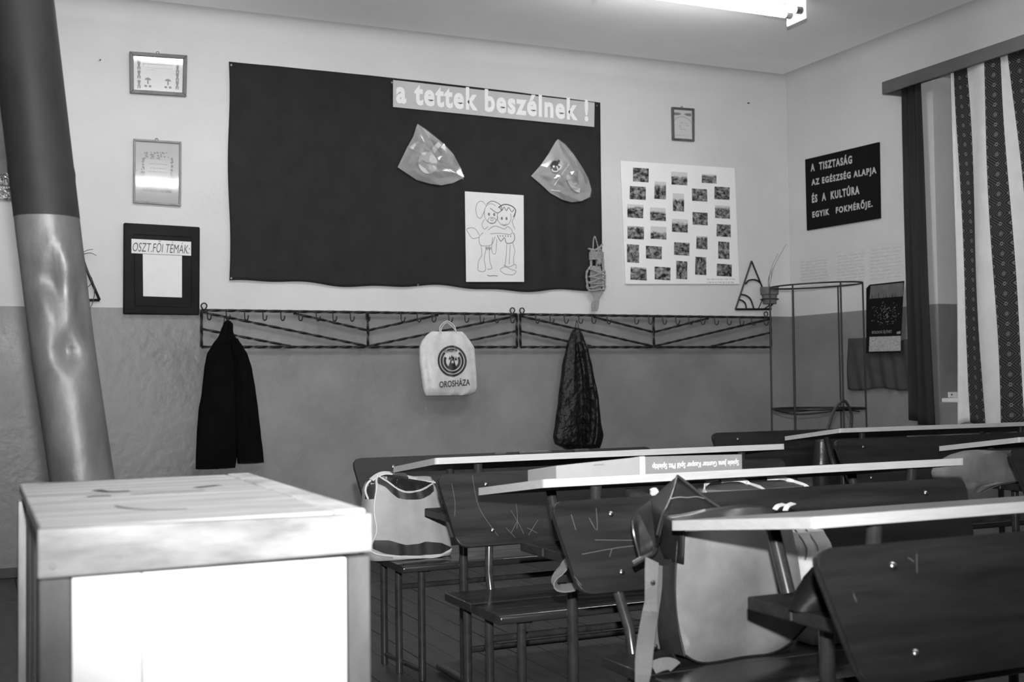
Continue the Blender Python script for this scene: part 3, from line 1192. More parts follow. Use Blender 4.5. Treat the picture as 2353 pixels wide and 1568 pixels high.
def deco_kids(t, at):
    bm = nb()

    def fig(cx, cy, s, hair=True):
        e = at(cx, cy)
        k = s
        disc(bm, e + Vector((0, 0, 0.030 * k)), XW, ZW, 0.013 * k, 0.010 * k, 10)
        for dx, dz, w, h in ((0, 0.010, 0.010, 0.014), (-0.007, -0.012, 0.006, 0.012), (0.007, -0.012, 0.006, 0.012)):
            q = e + Vector((dx * k, 0, dz * k))
            bm.faces.new([bm.verts.new(q + Vector((sx * w * k, 0, sz * h * k))) for sx, sz in ((-0.6, -1), (0.6, -1), (1, 1), (-1, 1))])
    for v in (0.18, 0.46, 0.72, 0.92):
        fig(0.11, v - 0.03, 0.75)
    for v in (0.18, 0.42, 0.66):
        fig(0.89, v, 0.75)
    for u in (0.29, 0.70):
        e = at(u, 0.2)
        disc(bm, e + Vector((0, 0, 0.022)), XW, ZW, 0.017, 0.014, 14, 0, 0, PI)
        for dx, dz, w, h in ((0, 0.012, 0.004, 0.012), (-0.012, -0.012, 0.007, 0.006), (0.012, -0.012, 0.007, 0.006)):
            q = e + Vector((dx, 0, dz))
            bm.faces.new([bm.verts.new(q + Vector((sx * w, 0, sz * h))) for sx, sz in ((-1, -1), (1, -1), (1, 1), (-1, 1))])
    obj('printed_figures', bm, 'greyink', t)
    bm = nb()
    stroke(bm, [at(0.2, 0.72), at(0.2, 0.8), at(0.21, 0.8)], 0.002, NW, 2)
    stroke(bm, [at(0.2, 0.79), at(0.5, 0.79), at(0.8, 0.79)], 0.003, NW, 2)
    for v in (0.88, 0.68, 0.62):
        u = 0.24
        while u < (0.76 if v != 0.62 else 0.45):
            du_ = random.uniform(0.01, 0.05)
            stroke(bm, [at(u, v), at(u + du_, v)], 0.0016, NW, 1)
            u += du_ + 0.015
    obj('printed_lines', bm, 'greyink', t)


def deco_diploma(t, at):
    bm = nb()
    for i in range(150):
        u, v = random.uniform(0.16, 0.84), random.choice([random.uniform(0.72, 0.84), random.uniform(0.18, 0.24)])
        if random.random() < 0.35:
            u = random.choice([random.uniform(0.14, 0.2), random.uniform(0.8, 0.86)])
            v = random.uniform(0.4, 0.75)
        disc(bm, at(u, v), XW, ZW, random.uniform(0.003, 0.007), random.uniform(0.003, 0.006), 6)
    for i, f in enumerate(bm.faces):
        for vv in f.verts:
            vv.co.y -= 0.000004 * (i % 60)
    obj('printed_border', bm, 'greyink', t)
    bm = nb()
    bm.faces.new([bm.verts.new(at(*q) - Vector((0, 0.0005, 0))) for q in ((0.22, 0.27), (0.80, 0.27), (0.80, 0.71), (0.22, 0.71))])
    obj('printed_field', bm, 'pale', t)
    bm = nb()
    for k_, v in enumerate((0.64, 0.57, 0.51, 0.44)):
        u = 0.3 + 0.04 * (k_ % 2)
        while u < 0.72:
            du_ = random.uniform(0.03, 0.08)
            stroke(bm, [at(u, v) - Vector((0, 0.0008, 0)), at(min(0.74, u + du_), v) - Vector((0, 0.0008, 0))], 0.003, NW, 1)
            u += du_ + 0.02
    obj('printed_lines', bm, 'greyink', t)


def deco_ribbon(t, at):
    bm = nb()
    for s in (-1, 1):
        pts = [(0.5 + s * 0.06, 0.86), (0.5 + s * 0.22, 0.90), (0.5 + s * 0.46, 0.90), (0.5 + s * 0.46, 0.80), (0.5 + s * 0.22, 0.81)]
        bm.faces.new([bm.verts.new(at(*q)) for q in (pts if s > 0 else pts[::-1])])
    stroke(bm, [at(0.03, 0.60), at(0.2, 0.72), at(0.5, 0.77), at(0.8, 0.7), at(0.97, 0.58)], 0.003, NW)
    obj('printed_ribbon', bm, 'greyink', t)
    bm = nb()
    for (u0, u1, v) in ((0.36, 0.5, 0.55), (0.6, 0.72, 0.55), (0.3, 0.42, 0.45), (0.68, 0.85, 0.47), (0.28, 0.44, 0.4), (0.38, 0.65, 0.33), (0.08, 0.42, 0.12), (0.5, 0.6, 0.12), (0.7, 0.76, 0.12)):
        stroke(bm, [at(u0, v), at((u0 + u1) / 2, v + 0.005), at(u1, v)], 0.0022, NW, 2)
    obj('printed_lines', bm, 'greyink', t)


hung_frame('framed_certificate', 'landscape certificate with little figures in a dark frame, topmost of the left column', [(298, 215), (427, 223), (428, 130), (296, 121)], 0.021, 0.02, 'wframe', 'paper', math.radians(4.6), deco_kids,
           'framed certificates on the back wall', 'picture')
hung_frame('framed_certificate', 'portrait grey certificate with a white strip of reflection, middle of the left column', [(305, 467), (415, 475), (416, 327), (306, 320)], 0.012, 0.018, 'wframe2', 'banner', math.radians(0.41), deco_diploma,
           'framed certificates on the back wall', 'picture')
hung_frame('framed_certificate', 'small portrait certificate with a dark ribbon print, hanging alone above the photo board', [(1543, 323), (1593, 326), (1592, 251), (1541, 247)], 0.014, 0.02, 'wframe', 'paper', math.radians(1.0), deco_ribbon,
           'framed certificates on the back wall', 'picture')

# dark padded notice board
p = [WB(282, 723), WB(457, 725), WB(458, 523), WB(283, 513)]
t = thing('notice_board', 'dark padded board with hand lettered title strip, bottom of the left column', 'board', ((p[0].x + p[1].x) / 2, D, p[0].z))
bm = nb()
prism(bm, p, (0, -0.028, 0))
bevel_all(bm, 0.009, 3)
obj('padded_panel', bm, 'lboard', t, smooth=True)
bm = nb()
q = [WB(302, 675, 0.028), WB(425, 680, 0.028), WB(425, 582, 0.028), WB(302, 575, 0.028)]
q2 = [WB(310, 702, 0.0285), WB(440, 706, 0.0285), WB(440, 545, 0.0285), WB(308, 538, 0.0285)]
for i in range(4):
    tube(bm, [q2[i], q2[(i + 1) % 4]], 0.003, 6)
obj('seam_bead', bm, 'lboard', t)
bm = nb()
prism(bm, [WB(329, 681, 0.0285), WB(418, 684, 0.0285), WB(418, 588, 0.0285), WB(328, 584, 0.0285)], (0, -0.0012, 0))
obj('paper_sheet', bm, 'paper', t)
bm = nb()
prism(bm, [WB(302, 582, 0.030), WB(439, 588, 0.030), WB(439, 556, 0.030), WB(302, 549, 0.030)], (0, -0.0015, 0))
st = obj('title_strip', bm, 'paper', t)
a, b = WB(305, 580, 0.0325), WB(436, 586, 0.0325)
text('lettering', 'OSZT.FŐI TÉMÁK:', 'ink', st, a + Vector((0, 0, 0.006)), b - a, ZW, width=(b - a).length, height=0.068, shear=0.22, bold=-0.006)

# black cloth over the wall
def black_cloth():
    tl, tr, br, bl = WB(524, 143), WB(1377, 237), WB(1382, 672), WB(526, 647)
    nx, nz = 120, 60
    t = thing('blackout_cloth', 'large black cloth pinned on the wall like a blackboard', 'cloth', ((bl.x + br.x) / 2, D, bl.z))
    bm = nb()
    g = []
    for i in range(nx + 1):
        u = i / nx
        c = []
        for j in range(nz + 1):
            v = j / nz
            a = bl.lerp(br, u)
            b = tl.lerp(tr, u)
            q = a.lerp(b, v)
            eb = (1 - v) ** 6
            q = q + Vector((0.006 * math.sin(9 * v) * (1 if u < 0.02 else 0), 0, eb * (0.010 * math.sin(u * 15) + 0.006 * math.sin(u * 37 + 1)) + (v ** 8) * 0.012 * math.sin(u * PI)))
            fold = 0.004 * math.exp(-((v - 0.63) / 0.13) ** 2) * math.sin(u * 190) * (math.exp(-((u - 0.2) / 0.14) ** 2))
            fold += 0.006 * math.exp(-((v - 0.30) / 0.3) ** 2) * math.sin(u * 110 + 2 * v) * math.exp(-((u - 0.86) / 0.1) ** 2)
            fold += 0.0025 * math.sin(u * 41 + 3 * v) * math.sin(v * 7 + u * 9)
            q.y = D - 0.012 - fold
            c.append(bm.verts.new(q))
        g.append(c)
    for i in range(nx):
        for j in range(nz):
            bm.faces.new((g[i][j], g[i + 1][j], g[i + 1][j + 1], g[i][j + 1]))
    o = obj('cloth_sheet', bm, 'cloth', t, smooth=True)
    md = o.modifiers.new('solid', 'SOLIDIFY')
    md.thickness = 0.003
    bm = nb()
    for c in ((531, 150), (900, 190), (1371, 243), (1375, 665), (531, 640), (960, 655)):
        w_ = WB(*c, 0.016)
        tube(bm, [w_, w_ + Vector((0, -0.006, 0))], 0.006, 8)
    obj('drawing_pin', bm, 'rivet', t)


black_cloth()
OFFC = 0.026
# banner
p = [WB(903, 246, OFFC), WB(1365, 292, OFFC), WB(1366, 236, OFFC), WB(903, 184, OFFC)]
t = thing('slogan_banner', 'grey paper banner with white lettering along the top of the black cloth', 'banner', ((p[0].x + p[1].x) / 2, D, p[0].z))
bm = nb()
prism(bm, p, (0, -0.002, 0))
obj('paper_strip', bm, 'banner', t)
a, b = WB(910, 237, OFFC + 0.003), WB(1352, 280, OFFC + 0.003)
text('lettering', 'a tettek beszélnek !', 'chalk', t, a, b - a, WB(910, 200) - WB(910, 237), width=(b - a).length, height=0.150, bold=0.036, spacing=1.14)

# two pennants in cellophane
def pennant(pts, label, emblem):
    off = OFFC
    P = [WB(880 + x_ * 0.2679, 260 + y_ * 0.2679, off) for x_, y_ in pts]
    c = sum(P, Vector()) / len(P)
    t = thing('pennant', label, 'pennant', (c.x, D, min(q.z for q in P)), 'cellophane wrapped pennants on the black cloth')
    bm = nb()
    rings = []
    for s in (1.0, 0.8, 0.55, 0.28):
        rings.append([bm.verts.new(c.lerp(q, s) + Vector((0, -0.002 - 0.012 * (1 - s) - (0.002 * math.sin(3 * i)), 0))) for i, q in enumerate(P)])
    n = len(P)
    for a, b in zip(rings[:-1], rings[1:]):
        for j in range(n):
            bm.faces.new((a[j], a[(j + 1) % n], b[(j + 1) % n], b[j]))
    bm.faces.new(rings[-1])
    back = [bm.verts.new(q) for q in P]
    for j in range(n):
        bm.faces.new((back[j], back[(j + 1) % n], rings[0][(j + 1) % n], rings[0][j]))
    obj('pennant_cloth', bm, 'penn', t, smooth=True)
    emblem(t)
    bm = nb()
    rings = []
    for s in (1.01, 0.75, 0.5, 0.25):
        rings.append([bm.verts.new(c.lerp(q, s) + Vector((0, -0.009 - 0.018 * (1 - s) - (0.004 * math.sin(5 * i + 9 * s)), 0))) for i, q in enumerate(P)])
    for a, b in zip(rings[:-1], rings[1:]):
        for j in range(n):
            bm.faces.new((a[j], a[(j + 1) % n], b[(j + 1) % n], b[j]))
    bm.faces.new(rings[-1])
    obj('cellophane_wrap', bm, 'cello', t)
    return t


def E(x_, y_, off=0.0):
    return WB(880 + x_ * 0.2679, 260 + y_ * 0.2679, OFFC + 0.0165 + off)


def emb1(t):
    bm = nb()
    disc(bm, E(385, 425), XW, ZW, 0.064, 0.070, 24)
    stroke(bm, [E(420, 340), E(450, 300), E(490, 260)], 0.03, NW)
    obj('emblem', bm, 'pale', t)
    bm = nb()
    stroke(bm, [E(205, 290), E(330, 355)], 0.003, NW, 2)
    stroke(bm, [E(510, 440), E(600, 510), E(690, 570)], 0.003, NW, 2)
    stroke(bm, [E(330, 400), E(385, 430), E(440, 400)], 0.004, NW)
    obj('crease', bm, 'greyink', t)


def emb2(t):
    bm = nb()
    disc(bm, E(1480, 462), XW, ZW, 0.036, 0.042, 20)
    star = []
    for i in range(10):
        r = 0.016 if i % 2 == 0 else 0.006
        star.append(E(1508, 412, 0.001) + Vector((r * math.sin(i * PI / 5), 0, r * math.cos(i * PI / 5))))
    bm.faces.new([bm.verts.new(q) for q in star])
    obj('emblem', bm, 'ink', t)
    bm = nb()
    stroke(bm, [E(1448, 480, 0.001), E(1462, 498, 0.001), E(1495, 500, 0.001), E(1500, 480, 0.001), E(1490, 455, 0.001)], 0.010, NW)
    stroke(bm, [E(1505, 440, 0.001), E(1530, 460, 0.001), E(1505, 490, 0.001)], 0.012, NW)
    disc(bm, E(1465, 458, 0.001), XW, ZW, 0.008, 0.008, 10)
    obj('emblem_light', bm, 'paper', t)
    bm = nb()
    stroke(bm, [E(1590, 550), E(1605, 590), E(1625, 625), E(1650, 650), E(1690, 665)], 0.03, NW)
    stroke(bm, [E(1610, 620), E(1640, 610), E(1670, 600)], 0.015, NW)
    disc(bm, E(1588, 548, 0.0005), XW, ZW, 0.014, 0.016, 12)
    obj('printed_figure', bm, 'pale', t)
    bm = nb()
    stroke(bm, [E(1470, 620), E(1530, 530), E(1595, 440)], 0.005, NW, 2)
    stroke(bm, [E(1440, 660), E(1520, 670)], 0.004, NW, 2)
    obj('crease', bm, 'paper', t)


pennant([(295, 95), (395, 165), (520, 265), (600, 350), (660, 460), (690, 555), (600, 600), (500, 620), (400, 605), (290, 575), (200, 515), (125, 465), (205, 300), (260, 200), (285, 120)],
        'grey shield shaped pennant with a pale round emblem, left one on the cloth', emb1)
pennant([(1500, 225), (1560, 270), (1630, 350), (1710, 470), (1760, 560), (1785, 660), (1775, 720), (1700, 755), (1620, 765), (1540, 745), (1440, 690), (1350, 610), (1270, 540), (1350, 450), (1420, 350), (1480, 245)],
        'grey shield shaped pennant with a dark starred emblem, right one on the cloth', emb2)

# child's line drawing: a dog and a child side by side (generic)
t = None
p = [WB(1071, 648, OFFC), WB(1204, 648, OFFC), WB(1203, 449, OFFC), WB(1068, 440, OFFC)]
t = thing('line_drawing', 'white sheet with a pen drawing of a dog and child, on the black cloth', 'drawing', ((p[0].x + p[1].x) / 2, D, p[0].z))
bm = nb()
prism(bm, p, (0, -0.0015, 0))
obj('paper_sheet', bm, 'paper', t)


def dp(u, v):
    a = p[0].lerp(p[1], u)
    b = p[3].lerp(p[2], u)
    q = a.lerp(b, 1 - v)
    return q + Vector((0, -0.0021, 0))


bm = nb()


def circ(cu, cv, ru, rv, a0=0, a1=2 * PI, w=0.0026, n=14):
    stroke(bm, [dp(cu + ru * math.cos(a0 + (a1 - a0) * i / n), cv + rv * math.sin(a0 + (a1 - a0) * i / n)) for i in range(n + 1)], w, NW, 2)


def ln(*q, w=0.0026):
    stroke(bm, [dp(*x_) for x_ in q], w, NW, 4)


ln((0.36, 0.15), (0.29, 0.10), (0.21, 0.12), (0.18, 0.19), (0.20, 0.27), (0.26, 0.29), (0.30, 0.24), (0.33, 0.20))   # hanging ear
circ(0.44, 0.23, 0.12, 0.11, 0.3, 5.4)
ln((0.36, 0.13), (0.45, 0.09), (0.58, 0.12), (0.62, 0.18), (0.54, 0.22), (0.42, 0.17), w=0.004)
circ(0.45, 0.31, 0.07, 0.035)
circ(0.45, 0.30, 0.022, 0.014)
circ(0.66, 0.26, 0.12, 0.10, -0.4, 3.6)
ln((0.56, 0.16), (0.66, 0.12), (0.78, 0.13), (0.86, 0.18), (0.82, 0.26), w=0.006)
ln((0.58, 0.15), (0.62, 0.19), (0.66, 0.15), (0.70, 0.19), (0.74, 0.15), (0.79, 0.20), (0.83, 0.17), w=0.004)
for c in ((0.40, 0.24), (0.49, 0.24), (0.62, 0.28), (0.70, 0.28)):
    circ(*c, 0.010, 0.012, w=0.005, n=8)
ln((0.62, 0.34), (0.66, 0.355), (0.70, 0.34))
ln((0.32, 0.30), (0.28, 0.36), (0.32, 0.41), (0.38, 0.38))
ln((0.38, 0.42), (0.5, 0.37), (0.66, 0.40), (0.72, 0.37), (0.80, 0.42), (0.76, 0.46), (0.6, 0.45), (0.42, 0.46))
ln((0.30, 0.45), (0.23, 0.5), (0.24, 0.58), (0.32, 0.60), (0.44, 0.58), (0.5, 0.49))
ln((0.23, 0.50), (0.12, 0.52), (0.05, 0.46), (0.02, 0.42), (0.1, 0.40), (0.18, 0.42), (0.23, 0.48))
ln((0.26, 0.59), (0.27, 0.70), (0.22, 0.76), (0.20, 0.84), (0.22, 0.88), (0.32, 0.88), (0.33, 0.82), (0.31, 0.74), (0.35, 0.62))
ln((0.40, 0.60), (0.40, 0.72), (0.42, 0.80), (0.44, 0.85), (0.36, 0.86))
ln((0.46, 0.50), (0.44, 0.62), (0.46, 0.68), (0.51, 0.67), (0.53, 0.52))
ln((0.55, 0.49), (0.60, 0.54), (0.66, 0.50), (0.70, 0.56), (0.80, 0.55), (0.84, 0.50), (0.82, 0.44), w=0.004)
ln((0.70, 0.57), (0.69, 0.70), (0.67, 0.80), (0.67, 0.83))
ln((0.80, 0.55), (0.84, 0.64), (0.82, 0.72), (0.82, 0.80))
ln((0.76, 0.58), (0.75, 0.70), (0.74, 0.80))
ln((0.64, 0.81), (0.74, 0.83), (0.85, 0.80), (0.86, 0.85))
ln((0.58, 0.86), (0.66, 0.83), (0.78, 0.86), (0.86, 0.88), (0.80, 0.92), (0.66, 0.91), (0.58, 0.87))
ln((0.86, 0.18), (0.84, 0.26), (0.80, 0.30), (0.82, 0.36), (0.85, 0.40))
for k_ in range(5):
    ln((0.34 + 0.02 * k_, 0.61), (0.345 + 0.02 * k_, 0.635 + 0.01 * (k_ % 2)), w=0.004)
for k_ in range(6):
    ln((0.54 + 0.045 * k_, 0.47), (0.55 + 0.045 * k_, 0.49), w=0.004)
ln((0.36, 0.925), (0.41, 0.935), (0.46, 0.93), (0.50, 0.932), (0.54, 0.935), w=0.004)
obj('pen_lines', bm, 'ink', t)

# macrame wall hanging
def macrame():
    o_ = 0.03
    def m(x_, y_, d=0.0):
        return WB(1320 + x_ * 0.12755, 530 + y_ * 0.12755, o_ + d)
    t = thing('macrame_hanging', 'knotted cord owl hanging over the right edge of the black cloth', 'wall hanging', (m(380, 700).x, D, m(380, 1440).z))
    bm = nb()
    tube(bm, smooth_path([m(335, 350), m(340, 200), m(360, 110), m(385, 150), (m(430, 320))]), 0.0042, 7)
    obj('hanging_loop', bm, 'jute', t, smooth=True)
    bm = nb()
    for k_ in range(5):
        y_ = 400 + 28 * k_
        tube(bm, smooth_path([m(272, y_ + 8, 0.0), m(340, y_ - 2, 0.02), m(430, y_ - 4, 0.022), m(515, y_ + 4, 0.0)]), 0.0075, 7)
    tube(bm, [m(245, 325), m(320, 345), m(380, 350), m(470, 290), m(505, 245)], 0.007, 7)
    obj('head_band', bm, 'jute', t, smooth=True)
    for pts, r in ([[m(300, 385, 0.01), m(330, 355, 0.02), m(355, 395, 0.01)], 0.010], [[m(425, 370, 0.01), m(455, 340, 0.02), m(480, 380, 0.01)], 0.010],
                   [[m(300, 515), m(298, 580), m(302, 655)], 0.009], [[m(510, 515), m(512, 580), m(516, 655)], 0.010],
                   [[m(400, 520), m(405, 580), m(400, 650)], 0.008], [[m(430, 520, 0.015), m(450, 560, 0.02), m(430, 600, 0.012)], 0.016]):
        bm = nb()
        tube(bm, smooth_path(pts), r, 8)
        obj('face_knot', bm, 'jute', t, smooth=True)
    bm = nb()
    for i in range(11):
        x_ = 292 + 19 * i
        tube(bm, smooth_path([m(320 + 14 * i, 640), m(x_, 750, 0.014), m(x_ + 4, 900, 0.018), m(x_ + 6, 1000, 0.012), m(330 + 10 * i, 1090)], 3), 0.0034, 6)
    obj('body_cords', bm, 'jute', t, smooth=True)
    bm = nb()
    for (ya, yb_) in ((690, 760), (830, 780), (830, 860), (930, 870), (945, 960), (1030, 990), (1080, 1060)):
        tube(bm, smooth_path([m(255, ya, 0.018), m(350, ya + (yb_ - ya) * 0.3 + 8, 0.026), m(450, yb_, 0.026), m(545, (ya + yb_) / 2, 0.018)], 4), 0.0052, 7)
    obj('wrap_cord', bm, 'jute', t, smooth=True)
    for xs_ in ([(290, 650), (225, 740), (215, 850), (230, 950), (240, 1050), (330, 1095)], [(510, 640), (540, 740), (550, 850), (545, 960), (545, 1060), (450, 1100)]):
        bm = nb()
        pts = smooth_path([m(*q, 0.01) for q in xs_], 4)
        tube(bm, pts, [0.0075 + 0.002 * math.sin(i * 1.9) for i in range(len(pts))], 7)
        obj('side_braid', bm, 'jute', t, smooth=True)
    bm = nb()
    for i in range(9):
        u = -1 + i / 4
        tube(bm, smooth_path([m(300 + 25 * i, 1095, 0.012), m(370 + 8 * i, 1220, 0.016), m(350 + 6 * i + 30 * u, 1330, 0.014), m(330 + 9 * i, 1440 + 10 * (i % 2), 0.01)], 4), 0.0055, 6)
    obj('tassel', bm, 'jute', t, smooth=True)


macrame()

# photo board
def photo_board():
    p = [WB(1436, 653, 0.002), WB(1697, 653, 0.002), WB(1686, 387, 0.002), WB(1424, 370, 0.002)]
    t = thing('photo_board', 'white card board with many small snapshots, right of the black cloth', 'photo board', ((p[0].x + p[1].x) / 2, D, p[0].z))
    bm = nb()
    prism(bm, p, (0, -0.010, 0))
    obj('card_panel', bm, 'card', t)
    q = [(176, 132, 358, 297), (424, 292, 558, 498), (622, 178, 803, 332), (972, 205, 1145, 312), (136, 346, 322, 502), (638, 430, 768, 640), (860, 374, 1035, 522), (1120, 352, 1296, 502),
         (107, 555, 294, 714), (374, 593, 554, 748), (866, 648, 1040, 798), (1128, 568, 1300, 722), (628, 726, 812, 882), (112, 808, 302, 962), (378, 812, 564, 962), (1146, 788, 1308, 935),
         (910, 925, 1040, 1080), (104, 1022, 244, 1236), (325, 1040, 508, 1192), (652, 998, 830, 1150), (1166, 990, 1294, 1194), (678, 1215, 804, 1428), (898, 1168, 1026, 1380), (146, 1284, 332, 1438),
         (426, 1282, 610, 1436), (1148, 1248, 1322, 1394)]
    for (xa, ya, xb, yb_) in q:
        s = 300.0 / 1517
        bm = nb()
        sk = 0.062
        pts = [(xa, yb_ - 4), (xb, yb_ + (xb - xa) * sk - 4), (xb, ya + (xb - xa) * sk), (xa, ya)]
        P = [WB(1420 + x_ * s + random.uniform(-0.5, 0.5), 360 + y_ * s - 0.8, 0.0125) for x_, y_ in pts]
        prism(bm, P, (0, -0.0012, 0))
        obj('photograph', bm, 'photo', t)
    bm = nb()
    for k_ in range(2):
        a, b = WB(1624, 642 + 7 * k_, 0.0128), WB(1690, 642 + 7 * k_, 0.0128)
        u = 0.0
        while u < 0.95:
            du_ = random.uniform(0.03, 0.12)
            stroke(bm, [a.lerp(b, u), a.lerp(b, min(1, u + du_))], 0.007, NW, 1)
            u += du_ + 0.03
    obj('caption_lines', bm, 'banner', t)


photo_board()

# coat racks
def rack(xl, xm, xr, ztp, zbt, hooks, label):
    """xl, xm, xr: pixel columns of the ends and the middle upright"""
    zt_, zb_ = 1.452, 1.241
    x_ = lambda px: WB(px, 760).x
    a, c, b = x_(xl), x_(xm), x_(xr)
    t = thing('coat_rack', label, 'coat rack', ((a + b) / 2, D, zb_), 'wrought iron coat racks on the back wall')
    yy = D - 0.03
    r = 0.0075

    def bar(nm, p_, q_, rr=r):
        bm = nb()
        d = (Vector(q_) - Vector(p_))
        L = d.length
        # twisted square bar
        n = max(2, int(L / 0.03))
        pts = [Vector(p_).lerp(Vector(q_), i / n) for i in range(n + 1)]
        u = d.normalized()
        s = u.cross(Vector((0, 1, 0))).normalized()
        w_ = Vector((0, 1, 0))
        rings = []
        for i, pt in enumerate(pts):
            tw = i * 0.55
            rings.append([bm.verts.new(pt + (s * math.cos(tw + j * PI / 2) + w_ * math.sin(tw + j * PI / 2)) * rr) for j in range(4)])
        for ra_, rb_ in zip(rings[:-1], rings[1:]):
            for j in range(4):
                bm.faces.new((ra_[j], ra_[(j + 1) % 4], rb_[(j + 1) % 4], rb_[j]))
        bm.faces.new(rings[0][::-1])
        bm.faces.new(rings[-1])
        obj(nm, bm, 'iron', t)
    bar('rail', (a, yy, zt_), (b, yy, zt_), 0.009)
    bar('rail', (a, yy, zb_), (b, yy, zb_), 0.009)
    for x__ in (a, c, b):
        bar('end_bar', (x__, yy, zb_), (x__, yy, zt_), 0.009)
    ins = (b - a) * 0.275
    y2 = yy + 0.004
    hz = zt_ - zb_
    for s, e in ((-1, a), (1, b)):
        bar('brace', (e, y2, zt_ - 0.01), (c, y2, zb_ + 0.005), 0.008)
        bar('brace', (e, y2, zt_ - 0.51 * hz), (e - s * (abs(e - c)) * 0.52, y2, zb_ + 0.005), 0.008)
        bar('brace', (e - s * abs(e - c) * 0.54, y2, zt_ - 0.01), (c, y2, zt_ - 0.52 * hz), 0.008)
    for px in hooks:
        bm = nb()
        hx = x_(px)
        pts = [(hx, yy - 0.004, zt_ + 0.006), (hx, yy - 0.010, zt_ - 0.02), (hx, yy - 0.012, zt_ - 0.042)]
        for k_ in range(7):
            an = PI * k_ / 6
            pts.append((hx + 0.008 - 0.008 * math.cos(an), yy - 0.012 - 0.020 * (k_ / 6), zt_ - 0.042 - 0.014 * math.sin(an)))
        pts.append((hx + 0.017, yy - 0.034, zt_ - 0.028))
        tube(bm, pts, 0.0036, 6)
        obj('hook', bm, 'iron', t, smooth=True)
    for px in (xl + 7, xr - 7):
        bm = nb()
        hx = x_(px)
        tube(bm, [(hx + 0.016 * math.cos(i * PI / 8 - 1.2), D - 0.014, zt_ + 0.026 + 0.016 * math.sin(i * PI / 8 - 1.2)) for i in range(15)], 0.0042, 6)
        obj('mounting_ring', bm, 'iron', t, smooth=True)
        bm = nb()
        tube(bm, [(hx, yy + 0.005, zt_), (hx, D, zt_)], 0.006, 8)
        obj('wall_peg', bm, 'iron', t)
    return t


rack(461, 842, 1183, 0, 0, [474, 517, 559, 601, 642, 683, 723, 761, 801, 837, 917, 954, 988, 1026, 1063, 1098, 1132, 1168], 'black wrought iron coat rack with hooks, left one of the pair, holding the white bag')
rack(1191, 1497, 1765, 0, 0, [1225, 1258, 1291, 1324, 1354, 1389, 1452, 1484, 1516, 1546, 1576, 1604, 1635, 1664, 1693, 1720, 1749], 'black wrought iron coat rack with hooks, right one of the pair, holding the shiny jacket')


# hanging clothes
def hrows(lst, y, t):
    out = []
    for (py, xl, xr, *r) in lst:
        tt = r[0] if r else t
        a, b = onY(xl, py, y), onY(xr, py, y)
        out.append(((a.z + b.z) / 2, a.x, b.x, y + 0.02 - tt * 0.15, tt))
    return out


YH = D - 0.085
t = thing('dark_jacket', 'black woollen jacket hanging by its loop from the left coat rack', 'jacket', (onY(525, 1080, YH).x, YH, onY(525, 1080, YH).z))
body = Loft(hrows([(770, 505, 540, .05), (795, 487, 555, .075), (815, 475, 560, .085), (850, 469, 560, .09), (900, 464, 558, .095), (945, 456, 552, .10), (1000, 452, 547, .10), (1056, 450, 544, .10), (1076, 450, 541, .09)], YH, .08), p=2.6, fold=0.006, fk=4.2, seed=1)
bm = nb()
body.build(bm)
obj('jacket_body', bm, 'coat', t, smooth=True)
slv = Loft(hrows([(778, 530, 547, .05), (800, 530, 561, .07), (815, 534, 570, .075), (850, 538, 580, .08), (900, 541, 588, .085), (945, 541, 594, .085), (1000, 543, 600, .085), (1040, 544, 605, .085), (1064, 546, 607, .08)], YH - 0.035, .07), p=2.3, fold=0.004, fk=3.3, seed=4)
bm = nb()
slv.build(bm)
sl = obj('sleeve', bm, 'coat', t, smooth=True)
col = Loft(hrows([(737, 519, 530, .02), (745, 514, 537, .035), (760, 508, 536, .05), (775, 503, 541, .06), (790, 498, 545, .06)], YH - 0.01, .05), p=2.4, fold=0.004, fk=3, seed=2)
bm = nb()
col.build(bm)
obj('collar', bm, 'coat', t, smooth=True)
bm = nb()
tube(bm, smooth_path([onY(512, 755, YH), onY(516, 732, YH + 0.012), onY(519, 727, YH + 0.014), onY(523, 742, YH)]), 0.002, 6)
obj('hanging_loop', bm, 'coat', t)

t = thing('leather_jacket', 'shiny black leather jacket hanging by its loop from the right coat rack', 'jacket', (onY(1330, 1030, YH).x, YH, onY(1330, 1030, YH).z))
body = Loft(hrows([(758, 1319, 1335, .03), (770, 1313, 1341, .05), (795, 1304, 1348, .07), (844, 1293, 1361, .09), (921, 1284, 1375, .11), (971, 1277, 1380, .11), (1003, 1272, 1386, .11), (1018, 1276, 1383, .10), (1031, 1300, 1379, .08)], YH, .08), p=2.4, fold=0.005, fk=3.1, seed=3, dz=0.012)
bm = nb()
body.build(bm)
obj('jacket_body', bm, 'leatherb', t, smooth=True)
slv = Loft(hrows([(785, 1330, 1346, .04), (800, 1331, 1352, .06), (860, 1338, 1363, .07), (920, 1340, 1372, .075), (970, 1338, 1374, .075), (1005, 1337, 1372, .07), (1022, 1340, 1368, .05)], YH - 0.05, .06), p=2.2, fold=0.008, fk=3.2, seed=9, dz=0.012)
bm = nb()
slv.build(bm)
obj('sleeve', bm, 'leatherb', t, smooth=True)
bm = nb()
tube(bm, smooth_path([onY(1321, 760, YH), onY(1324, 742, YH + 0.012), onY(1326, 738, YH + 0.014), onY(1331, 758, YH)]), 0.002, 6)
obj('hanging_loop', bm, 'coat', t)

